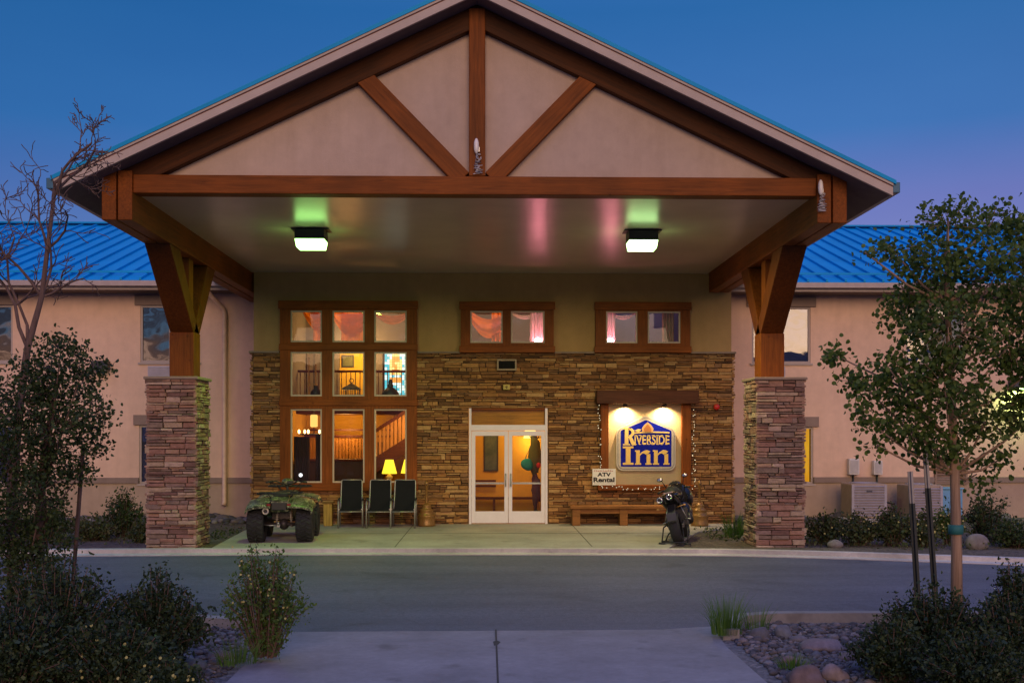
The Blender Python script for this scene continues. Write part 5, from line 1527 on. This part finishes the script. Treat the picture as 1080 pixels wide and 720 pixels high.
# ================================================================== SERVICES ON THE RIGHT WING
lav = simple('condenser_lavender_grey', (0.36, 0.33, 0.40), 0.5); tanm = simple('condenser_tan', (0.34, 0.25, 0.19), 0.5)
def condenser(x0, x1, y, h, label):
    t = thing('air_conditioner', label, 'air conditioner', ((x0 + x1) / 2, y, 0.12), group='air conditioners beside the wing wall', world=True)
    d = 0.8; m = MB(); m.box(x0, x1, y, y + d, 0.2, h); part('cabinet', m, tanm, t, 0.03)
    m = MB(); k = 0.28
    while k < h - .06: m.bar((x0 + .06, y - .012, k), (x1 - .06, y - .012, k), .03, .038, (0, -.5, .86)); k += 0.062
    for x in (x0 + .03, x1 - .03): m.box(x - .03, x + .03, y - .03, y + .001, .2, h - .02)
    part('louvre_panel', m, lav, t)
    m = MB()
    for i in range(5): m.torus(((x0 + x1) / 2, y + d / 2, h + .012), .07 + .065 * i, .006, 'z', 24, 5)
    for i in range(4):
        a = i * PI / 4; c, s_ = math.cos(a) * .34, math.sin(a) * .34; m.tube([((x0 + x1) / 2 - c, y + d / 2 - s_, h + .012), ((x0 + x1) / 2 + c, y + d / 2 + s_, h + .012)], .006, 5)
    part('fan_grille', m, lav, t)
    part('badge', MB().box((x0 + x1) / 2 - .07, (x0 + x1) / 2 + .07, y - .034, y - .03, h - .2, h - .15), simple('dark_badge', (.05, .05, .08), .4), t)
    part('base_pad', MB().box(x0 - .1, x1 + .1, y - .1, y + d + .1, 0.05, .2), conc_kerb, t, .01)
condenser(8.62, 9.46, 25.7, 1.03, 'lavender-grey air conditioner nearest the right pier, below the meter box')
condenser(10.0, 10.8, 25.7, 1.0, 'lavender-grey air conditioner partly behind the young tree')
def meter(x0, x1, z0, z1, label, cx):
    t = thing('electrical_box', label, 'electrical box', ((x0 + x1) / 2, 26.95, z0), world=True)
    part('cover', MB().box(x0, x1, 26.82, 27.0, z0, z1), simple('box_pale_grey', (0.62, 0.58, 0.58), 0.45), t, 0.015)
    part('door', MB().box(x0 + .03, x1 - .03, 26.81, 26.82, z0 + .04, z1 - .04), simple('box_grey', (0.45, 0.42, 0.43), 0.45), t, 0.006)
    part('conduit', MB().tube([((x0 + x1) / 2, 26.92, z0), ((x0 + x1) / 2, 26.92, z0 - .2), (cx, 26.7, 0.55), (cx + .2, 26.5, 0.5)], .025, 8), black_metal, t)
meter(8.94, 9.2, 1.2, 1.6, 'pale electrical box above the first air conditioner', 8.98)
meter(9.56, 9.78, 1.2, 1.55, 'pale electrical box between the two air conditioners', 9.75)
t = thing('utility_box', 'light blue utility box low by the louvred vent behind the tree', 'utility box', (11.3, 26.6, 0.12), world=True)
part('cabinet', MB().box(11.02, 11.6, 26.4, 26.85, 0.2, 0.86), simple('pale_blue_paint', (0.13, 0.34, 0.60), 0.4), t, .03)
part('lid', MB().box(11.0, 11.62, 26.37, 26.88, 0.86, 0.9), simple('pale_blue_lid', (0.16, 0.38, 0.62), 0.4), t, .01)
part('plinth', MB().box(11.0, 11.62, 26.38, 26.87, 0.1, 0.2), conc_kerb, t)
t = thing('terracotta_pot', 'small terracotta pot tucked behind the right pier', 'pot', (6.32, 22.6, 0.125), world=True)
part('pot', MB().lathe([(0, .13), (.1, .13), (.14, .40), (.16, .40), (.16, .46), (.13, .46), (.12, .42), (0, .42)], (6.32, 22.6, 0), 18), simple('terracotta', (0.34, 0.09, 0.05), .7), t)

# ================================================================== PLANTING
A_ = R(1.25)
def at(px, py, Y):
    """a point Y metres ahead that the photograph shows at (px, py) of 1080x720"""
    X = math.tan(math.atan((px - 540) / 1150) + A_) * Y
    d = Y * math.cos(A_) + X * math.sin(A_)
    return Vector((X, Y, 2.2 + (458 - py) * d / 1150))
bark_pale = wood('pale_bark', (0.34, 0.23, 0.155), 'z', rough=0.9)
bark_grey = wood('grey_bark', (0.15, 0.10, 0.085), 'z', rough=0.9)
leaf_aspen = leafmat('aspen_leaf', [(0.05, 0.09, 0.015), (0.10, 0.16, 0.028), (0.17, 0.23, 0.05), (0.07, 0.12, 0.024)], 0.45)
leaf_dark = leafmat('dark_leaf', [(0.02, 0.038, 0.012), (0.04, 0.068, 0.018), (0.07, 0.10, 0.028)], 0.3)
leaf_shrub = leafmat('shrub_leaf', [(0.014, 0.026, 0.01), (0.028, 0.05, 0.016), (0.06, 0.085, 0.03)], 0.25)
leaf_bright = leafmat('bright_leaf', [(0.05, 0.10, 0.018), (0.08, 0.14, 0.025), (0.12, 0.18, 0.04)], 0.3)
leaf_far = leafmat('bed_leaf', [(0.04, 0.065, 0.02), (0.06, 0.09, 0.03), (0.09, 0.11, 0.04), (0.11, 0.10, 0.045)], 0.25)
petal = leafmat('yellow_petal', [(0.45, 0.38, 0.09), (0.5, 0.44, 0.18)], 0.2)
grass_m = leafmat('grass_blade', [(0.06, 0.15, 0.02), (0.09, 0.20, 0.03), (0.13, 0.20, 0.05)], 0.3)
def leaf(mb, p, size, r, n=6, aspect=1.0, normal=None):
    nrm = Vector((r.gauss(0, 1), r.gauss(0, 1), r.gauss(0, .8) + .5)).normalized() if normal is None else normal
    a = nrm.orthogonal().normalized(); b_ = nrm.cross(a); th = r.uniform(0, 2 * PI)
    u = a * math.cos(th) + b_ * math.sin(th); w = nrm.cross(u)
    pts = []
    for k in range(n):
        q = 2 * PI * k / n; pts.append(p + u * (size * math.cos(q) * .5) + w * (size * aspect * math.sin(q) * .5) + nrm * (size * .12 * math.cos(2 * q)))
    mb.poly(pts)
def crown(mb, blobs, dens, size, r, n=6, aspect=0.95, spread=0.085, per=13, tw=None):
    cs = []
    for c, rad in blobs:
        c = Vector(c); vol = rad[0] * rad[1] * rad[2]
        for _ in range(max(2, int(dens * vol ** 0.8))):
            d = Vector((r.gauss(0, 1), r.gauss(0, 1), r.gauss(0, 1))).normalized() * r.uniform(.25, 1.0) ** .6
            p = c + Vector((d.x * rad[0], d.y * rad[1], d.z * rad[2])); cs.append((p, c))
    for p, c in cs:
        if tw is not None:
            tw.tube([c.lerp(p, .45), c.lerp(p, .75) + Vector((0, 0, .01)), p], [.004, .0035, .0025], 4, cap=False)
        for _ in range(r.randint(per - 5, per + 4)):
            leaf(mb, p + Vector((r.gauss(0, spread), r.gauss(0, spread), r.gauss(0, spread * .9))), size * r.uniform(.65, 1.15), r, n, aspect)
    return cs

# young aspen on the right, held by two stakes
r = random.Random(11)
YT = 11.2
base = Vector((5.15, YT, 0.07)); base.x = at(1009, 600, YT).x
t = thing('young_tree', 'young staked aspen with a pale trunk in front of the right wing', 'tree', tuple(base), world=True)
tp = [base, base + Vector((0.0, 0, .9)), at(1007, 500, YT), at(1003, 400, YT), at(998, 300, YT + .05), at(1000, 232, YT)]
trk = MB(); trk.tube(tp, [.066, .055, .048, .038, .026, .01], 12)
bl = [((1000, 236), .30, .24), ((1048, 232), .3, .2), ((945, 268), .28, .14), ((912, 266), .12, .08), ((985, 285), .42, .32), ((1050, 290), .42, .35), ((1000, 345), .5, .36), ((1066, 362), .42, .4),
      ((888, 378), .17, .16), ((912, 408), .26, .2), ((935, 385), .2, .18), ((950, 405), .34, .26), ((910, 440), .16, .14), ((996, 405), .45, .34), ((955, 448), .34, .22), ((1042, 440), .40, .3), ((925, 470), .15, .1), ((985, 470), .34, .2),
      ((1030, 500), .17, .2), ((1062, 480), .16, .12), ((1105, 320), .4, .4), ((1110, 420), .45, .42), ((1090, 390), .3, .3), ((950, 330), .3, .24), ((1082, 250), .26, .2)]
blobs = []
for (x, y), rx_, rz_ in bl:
    c = at(x, y, YT + r.uniform(-.35, .35)); blobs.append((c, (rx_, rx_ * r.uniform(.8, 1.2) + .08, rz_)))
lm = MB(); crown(lm, blobs, 520, .054, r, 7, .95, .065, 14, trk)
for c, rad in blobs:
    z0 = max(1.75, c.z - r.uniform(.5, .9)); f = min(1, max(0, (z0 - 1.75) / 2.6)); s0 = tp[2].lerp(tp[5], f); md = s0.lerp(c, .5) + Vector((0, 0, -.06))
    trk.tube([s0, md, c], [.02, .013, .007], 6)
part('trunk', trk, bark_pale, t); part('crown', lm, leaf_aspen, t)
tie = MB()
tie.lathe([(.062, -.05), (.075, -.045), (.076, .045), (.062, .05)], at(1008, 558, YT), 16)
part('tree_tie', tie, simple('teal_webbing', (0.02, 0.14, 0.14), 0.7), t)
def stake(px0, py0, px1, y, label):
    top = at(px0, py0, y); bot = at(px1, 640, y); bot.z = 0.05
    t = thing('tree_stake', label, 'stake', tuple(bot), world=True)
    d = (top - bot); m = MB(); q = bot + d * .82
    m.bar(bot, q, .056, .02, (0, 1, 0)); m.bar(bot + Vector((0, -.02, 0)), q + Vector((0, -.02, 0)), .016, .04, (0, 1, 0)); part('post', m, simple('dark_green_steel', (.012, .018, .02), .5), t)
    m = MB(); m.bar(q, top, .05, .018, (0, 1, 0)); m.bar(q + Vector((0, -.018, 0)), top + Vector((0, -.018, 0)), .014, .034, (0, 1, 0)); part('bare_tip', m, simple('worn_steel', (0.30, 0.28, 0.27), 0.55, 0.5, 0.2), t)
stake(960, 497, 971, 10.9, 'dark metal stake with a bare tip, farther from the young trunk')
stake(976, 478, 990, 11.05, 'dark metal stake with a bare tip, nearer to the young trunk')

# bare tree on the left
def grow(mb, p, d, rad, ln, depth, r, up=.18):
    pts = [p]; rs = [rad]; n = 5; q = Vector(p); dd = Vector(d).normalized()
    for i in range(n):
        dd = (dd + Vector((r.gauss(0, .22), r.gauss(0, .22), r.gauss(0, .18) + up * .25))).normalized(); q = q + dd * ln / n; pts.append(q.copy()); rs.append(max(.0045, rad * (1 - .5 * (i + 1) / n)))
        if depth > 0 and i >= 1:
            for _ in range(1 if r.random() < .75 else 2):
                s_ = dd.orthogonal().normalized(); s_.rotate(Matrix.Rotation(r.uniform(0, 2 * PI), 3, dd)); nd = (dd * .75 + s_ * r.uniform(.55, .95)).normalized()
                grow(mb, q, nd, rs[-1] * .62, ln * r.uniform(.36, .54), depth - 1, r, up)
    mb.tube(pts, rs, 6 if rad > .012 else 4, cap=False)
r = random.Random(23)
YB_ = 11.6
b0 = at(14, 640, YB_); b0.z = .07
t = thing('bare_tree', 'leafless tree with fine twigs against the sky at the left edge', 'tree', tuple(b0), world=True)
m = MB(); pth = [b0, at(12, 520, YB_), at(20, 433, YB_), at(29, 367, YB_), at(44, 313, YB_), at(50, 263, YB_), at(57, 207, YB_)]
m.tube(pth, [.062, .054, .046, .036, .028, .024, .02], 10)
for k, (px, py), rad, ln, dp in ((6, (62, 130), .02, .72, 3), (6, (95, 120), .017, .72, 3), (6, (40, 140), .018, .7, 2), (5, (105, 230), .014, .7, 2), (4, (8, 200), .018, .95, 3), (4, (85, 240), .016, .8, 2),
                              (3, (-20, 200), .022, 1.2, 3), (3, (10, 150), .02, 1.25, 3), (5, (20, 190), .016, .8, 2), (4, (70, 300), .014, .55, 2)):
    grow(m, pth[k], at(px, py, YB_ + .1) - pth[k], rad, ln, dp, r, .16)
part('trunk', m, bark_grey, t)
# dense leafy tree in front of it
r = random.Random(31)
YL = 11.0
l0 = at(45, 640, YL); l0.z = .07
t = thing('leafy_tree', 'dense dark green small-leaved tree at the left edge of the drive', 'tree', tuple(l0), world=True)
bl = [((64, 372), .24, .16), ((88, 388), .22, .18), ((40, 392), .26, .22), ((66, 412), .34, .24), ((20, 425), .3, .26), ((96, 432), .2, .16), ((60, 455), .36, .26), ((106, 452), .12, .07), ((14, 480), .34, .3), ((66, 490), .3, .2), ((98, 468), .14, .1),
      ((40, 520), .34, .3), ((8, 560), .35, .35), ((50, 575), .25, .22), ((84, 500), .12, .08), ((-30, 430), .4, .5), ((-35, 540), .4, .5), ((28, 605), .32, .25)]
trk = MB(); blobs = []
for (x, y), rx_, rz_ in bl: blobs.append((at(x, y, YL + r.uniform(-.3, .3)), (rx_, rx_ + .1, rz_)))
lm = MB(); crown(lm, blobs, 900, .044, r, 6, .7, .06, 15, trk)
stem = [l0, at(42, 560, YL), at(46, 480, YL), at(60, 400, YL)]
trk.tube(stem, [.05, .045, .035, .015], 8)
for c, rad in blobs: trk.tube([stem[1].lerp(stem[3], r.random() * .8), c], [.014, .006], 5)
part('trunk', trk, bark_grey, t); part('crown', lm, leaf_dark, t)
tp0, tp1 = at(72, 560, 11.3), at(88, 468, 11.3); tp0.z = .05
single('leaning_stake', MB().tube([tp0, tp1], .022, 8), bark_grey, 'thin dark stake leaning to the right beside the leafy tree', 'stake', tuple(tp0))

# shrubs: stems fanning from the base, leaves along the upper part
def shrub(name, label, pos, w, h, r, mat, n_st=46, size=.04, asp=.5, dens=60, flowers=0, group=None, dep=None, cat='shrub', fmat=None, low=.15, jit=.045):
    t = thing(name, label, cat, tuple(pos), group=group, world=True); pos = Vector(pos); dep = dep or w * .8
    st = MB(); lf = MB(); fls = []
    for k in range(n_st):
        a = r.uniform(0, 2 * PI); e = r.random() ** .6; tip = pos + Vector((math.cos(a) * e * w / 2, math.sin(a) * e * dep / 2, h * (1 - .55 * e ** 1.7) * r.uniform(.72, 1.08)))
        b_ = pos + Vector((math.cos(a) * e * w * .12, math.sin(a) * e * dep * .12, 0)); mid = b_.lerp(tip, .5) + Vector((r.uniform(-.03, .03), r.uniform(-.03, .03), h * .1))
        st.tube([b_, mid, tip], [.008, .006, .003], 4, cap=False)
        for i in range(dens):
            f = low + (1 - low) * r.random() ** .8; q = b_.lerp(mid, f * 2) if f < .5 else mid.lerp(tip, f * 2 - 1)
            leaf(lf, q + Vector((r.gauss(0, jit), r.gauss(0, jit), r.gauss(0, jit))), size * r.choice((.5, .7, .9, 1.1, 1.5)) * r.uniform(.8, 1.15), r, 5, asp * r.uniform(.7, 1.3))
        if flowers and r.random() < flowers:
            for _ in range(r.randint(1, 2)):
                q = mid.lerp(tip, r.uniform(.2, 1)) + Vector((r.gauss(0, .05), r.gauss(0, .05) - .04, r.gauss(0, .05))); fl = MB(); leaf(fl, q, size * .62, r, 8, 1.0, Vector((r.gauss(0, .3), -1, .5)).normalized()); fls.append(fl)
    part('stems', st, bark_grey, t); part('foliage', lf, mat, t)
    for fl in fls[:90]: part('flower', fl, fmat or petal, t)
    return t
r = random.Random(41)
def gp_(px, py, z=.07):
    d = 1150 * (2.2 - z) / (py - 458); xc = (px - 540) / 1150 * d
    return Vector((xc * math.cos(A_) + d * math.sin(A_), -xc * math.sin(A_) + d * math.cos(A_), z))
def on(px, Y, z=.07):
    p = at(px, 500, Y); p.z = z; return p
shrub('potentilla', 'tall upright yellow-flowered shrub at the left edge of the walk', on(280, 10.5), .85, 1.12, r, leaf_bright, 64, .036, .5, 80, .6, cat='shrub', low=.05)
for i, (px, Y, w, h, lab, fl) in enumerate((
        (60, 9.6, 1.5, 1.05, 'broad dark shrub in the left foreground below the leafy tree', .0),
        (165, 9.9, 1.0, 0.93, 'dark feathery shrub left of the tall flowering shrub', .0),
        (10, 8.9, 1.3, .8, 'very dark shrub in the bottom left corner', .0),
        (120, 9.0, 1.1, .62, 'low dark shrub with a few pale flowers at the bottom left', .18),
        (175, 8.7, .6, .32, 'small low shrub with yellowish flowers beside the left rocks', .3))):
    shrub('dark_shrub', lab, on(px, Y), w, h, r, leaf_shrub, int(110 * w), .042, .45, 80, fl, cat='shrub')
for px, Y, w, h, lab in ((985, 9.8, 1.15, .78, 'broad dark spiky shrub at the foot of the young tree'), (1065, 9.5, 1.0, .72, 'dark shrub in the bottom right corner'), (940, 9.4, .8, .52, 'low dark shrub leaning over the right rock bed'), (1068, 10.6, .5, .92, 'thin shrub at the right edge of the picture beyond the corner shrub'), (1030, 8.9, 1.0, .5, 'low dark shrub along the bottom edge at right')):
    shrub('dark_shrub', lab, on(px, Y), w, h, r, leaf_shrub, int(110 * w), .042, .42, 85, cat='shrub')
# far beds
Z = .125
for px, Y, w, h, lab, mt, fl in ((870, 20.6, .9, .62, 'leafy shrub just right of the right pier', leaf_far, .1), (905, 20.3, 1.0, .62, 'shrub with tiny flowers in front of the first air conditioner', leaf_far, .5), (940, 20.2, 1.0, .75, 'grassy-looking shrub between the two air conditioners', leaf_far, .3),
        (975, 20.0, .9, .66, 'shrub behind the tree stakes in the far bed', leaf_far, .3), (1000, 20.4, .6, .85, 'yellow-flowered shrub beneath the blue utility box', leaf_bright, .95), (1042, 20.8, 1.1, 1.0, 'taller dark shrub right of the young trunk in the far bed', leaf_dark, 0), (1072, 19.8, 1.0, .55, 'low shrub at the far right of the far bed', leaf_dark, 0),
        (130, 22.3, 1.1, 1.0, 'dark shrub against the wing wall left of the left pier', leaf_dark, 0), (95, 21.6, 1.2, .45, 'low green shrub at the far left kerb', leaf_far, 0), (150, 21.2, .7, .4, 'low shrub at the foot of the left pier', leaf_far, 0), (50, 21.8, 1.3, .7, 'shrub in the far bed behind the leafy tree', leaf_dark, 0)):
    shrub('bed_shrub', lab, on(px, Y, Z), w, h, r, mt, int(46 * w), .06, .5, 46, fl, cat='shrub', jit=.06)
# grass clumps
def clump(label, pos, n, h, spread, r, w=.008):
    m = MB(); pos = Vector(pos)
    for _ in range(n):
        a = r.uniform(0, 2 * PI); e = r.random() ** .7; b_ = pos + Vector((math.cos(a), math.sin(a), 0)) * e * spread * .45; hh = h * r.uniform(.55, 1.05); out_ = Vector((math.cos(a), math.sin(a), 0)) * spread * r.uniform(.1, .75) * e
        sd = Vector((-math.sin(a + 1), math.cos(a + 1), 0)) * w / 2; k = []
        for i in range(5):
            f = i / 4; c = b_ + out_ * f * f + Vector((0, 0, hh * (f - .12 * f * f))); k.append((c - sd * (1 - f * .9), c + sd * (1 - f * .9)))
        n0 = len(m.v); m.v += [tuple(q) for p in k for q in p]
        for i in range(4): m.f.append((n0 + 2 * i, n0 + 2 * i + 1, n0 + 2 * i + 3, n0 + 2 * i + 2)); m.s.append(True)
    single('grass_clump', m, grass_m, label, 'grass', tuple(pos))
clump('upright green grass clump at the corner of the walk and the drive', on(766, 11.6), 260, .5, .36, r)
clump('wispy low grass clump beside the grey rocks near the kerb', on(798, 11.9), 60, .36, .3, r)
clump('green grass tuft on the inner side of the right pier', on(776, 21.9, Z), 160, .62, .5, r, .014)
clump('short grass tuft at the bottom edge of the right rock bed', on(835, 9.9), 120, .16, .3, r)
clump('dry grass tuft under the tall flowering shrub', on(250, 10.2), 120, .3, .4, r)
clump('thin grass tuft growing in the far gutter right of the right pier', on(866, 19.35, .01), 30, .2, .2, r)
# low green cover in the far beds
m = MB(); r2 = random.Random(77)
for _ in range(5200):
    left = r2.random() < .45
    if left: x = r2.uniform(-12, -5.2); y = r2.uniform(20.6, 23.5)
    else: x = r2.uniform(4.4, 12); y = r2.uniform(max(19.1, 21.9 - (x - 4.2) * 2 if x < 5.1 else 0, 20.25 - (x - 5.2) * .36), 23.4)
    if mnoise.noise((x * .9, y * .9, 0)) > -.1: leaf(m, Vector((x, y, .125 + abs(r2.gauss(0, .07)))), r2.uniform(.04, .09), r2, 5, .5)
tag(mesh_obj('ground_cover', m, leaf_far), 'low green leafy cover spreading over the far planting beds', 'ground cover', kind='stuff')

# rocks: the large ones each a thing, the cobbles one sheet of stuff
def rockmat(name, col):
    col = scl(col, .6)
    m, t, b_ = new_mat(name); c = ramp(t, tnoise(t, 7, 7, .7), [(.3, scl(col, .6)), (.7, scl(col, 1.25))]); mlink(t, c, b_.inputs['Base Color']); b_.inputs['Roughness'].default_value = .9; bump(t, b_, tnoise(t, 22, 5, .7), .5, .02); return m
for px, py, w, h, col, lab in ((803, 668, .34, .22, (.2, .19, .2), 'round grey rock nearest the kerb in the right bed'), (826, 667, .3, .24, (.26, .27, .3), 'pale blue-grey upright rock near the kerb in the right bed'), (866, 680, .62, .16, (.42, .32, .3), 'long flat pinkish rock in the middle of the right bed'),
        (848, 714, .5, .24, (.25, .17, .15), 'large brown rock at the bottom of the right bed'), (882, 712, .36, .24, (.38, .3, .3), 'mottled pink rock beside the large brown rock'), (915, 700, .5, .18, (.2, .2, .24), 'flat slate-blue rock under the low dark shrub'), (893, 690, .34, .1, (.36, .24, .2), 'flat reddish rock right of the long pinkish rock'),
        (832, 694, .26, .12, (.42, .26, .26), 'small red-tinted rock among the cobbles'), (845, 672, .3, .1, (.3, .27, .27), 'flat grey stone behind the long pinkish rock'), (215, 676, .34, .14, (.24, .23, .25), 'grey rock between the dark shrubs and the flowering shrub'), (235, 690, .3, .12, (.33, .26, .25), 'pinkish rock at the left edge of the walk'), (205, 700, .36, .12, (.2, .2, .22), 'slate rock low in the left bed')):
    p = gp_(px, py, .07); mm = blob(MB(), (p.x, p.y, .02 + h * .2), (w * .34, w * .25, h * .44), px * .37, 22, 14, .7, 6)
    single('rock', mm, rockmat('rock_' + str(px), col), lab, 'rock', (p.x, p.y, .07))
for px, Y, w, h, lab in ((1030, 19.6, .4, .3, 'boulder by the kerb right of the young trunk'), (788, 21.0, .3, .18, 'pale rock at the left foot of the right pier'), (880, 19.9, .3, .16, 'small pale rock by the kerb right of the pier')):
    p = on(px, Y, Z); single('rock', blob(MB(), (p.x, p.y, Z + h * .3), (w / 2, w * .4, h * .6), px, 16, 10, .3, 5), rockmat('rock_' + str(px), (.34, .3, .28)), lab, 'rock', (p.x, p.y, Z))
def cobbles(name, label, n, region, mat, seed, smin, smax, z):
    m = MB(); r = random.Random(seed)
    for _ in range(n):
        x, y = region(r)
        s_ = r.uniform(smin, smax) * (1 if r.random() < .9 else 1.7); k = len(m.v)
        m.ell((x, y, z + s_ * .12), (s_ * .5, s_ * r.uniform(.3, .5), s_ * r.uniform(.2, .36)), 7, 5)
        an = r.uniform(0, PI); ca, sa = math.cos(an), math.sin(an)
        for i in range(k, len(m.v)):
            vx, vy, vz = m.v[i]; dx, dy = vx - x, vy - y; j = 1 + .22 * mnoise.noise((vx * 30, vy * 30, vz * 30)); m.v[i] = (x + (dx * ca - dy * sa) * j, y + (dx * sa + dy * ca) * j, vz)
        for i in range(len(m.s) - 35, len(m.s)): m.s[i] = r.random() < 2
    tag(mesh_obj(name, m, mat), label, 'cobbles', kind='stuff')
cob = ledge_stone('cobble_stone', [(0, (.2, .19, .21)), (.2, (.33, .28, .27)), (.35, (.15, .15, .17)), (.5, (.42, .36, .36)), (.65, (.24, .2, .18)), (.8, (.3, .3, .33)), (.92, (.5, .46, .45))], .55)
def reg_r(r):
    y = r.uniform(8.6, 12.45); x0 = 2.55 + max(0, (y - 11.6) * .5); return x0 + .05 + r.random() ** 1.2 * 4.2, y
def reg_l(r):
    y = r.uniform(8.6, 12.3); return -2.4 - r.random() ** 1.1 * 3.2, y
cobbles('cobbles', 'mixed grey and pink cobbles covering the right rock bed', 6500, reg_r, cob, 3, .028, .075, .02)
cobbles('cobbles', 'mixed grey cobbles covering the left rock bed', 3600, reg_l, cob, 4, .028, .075, .02)
cobbles('rubble', 'pale rubble along the foot of the wing wall left of the porch', 420, lambda r: (r.uniform(-11, -5.5), 26.9 - abs(r.gauss(0, .7))), cob, 5, .08, .26, Z)
cobbles('rubble', 'pale rubble along the foot of the right wing wall', 300, lambda r: (r.uniform(5.7, 13), 26.9 - abs(r.gauss(0, .7))), cob, 6, .08, .26, Z)
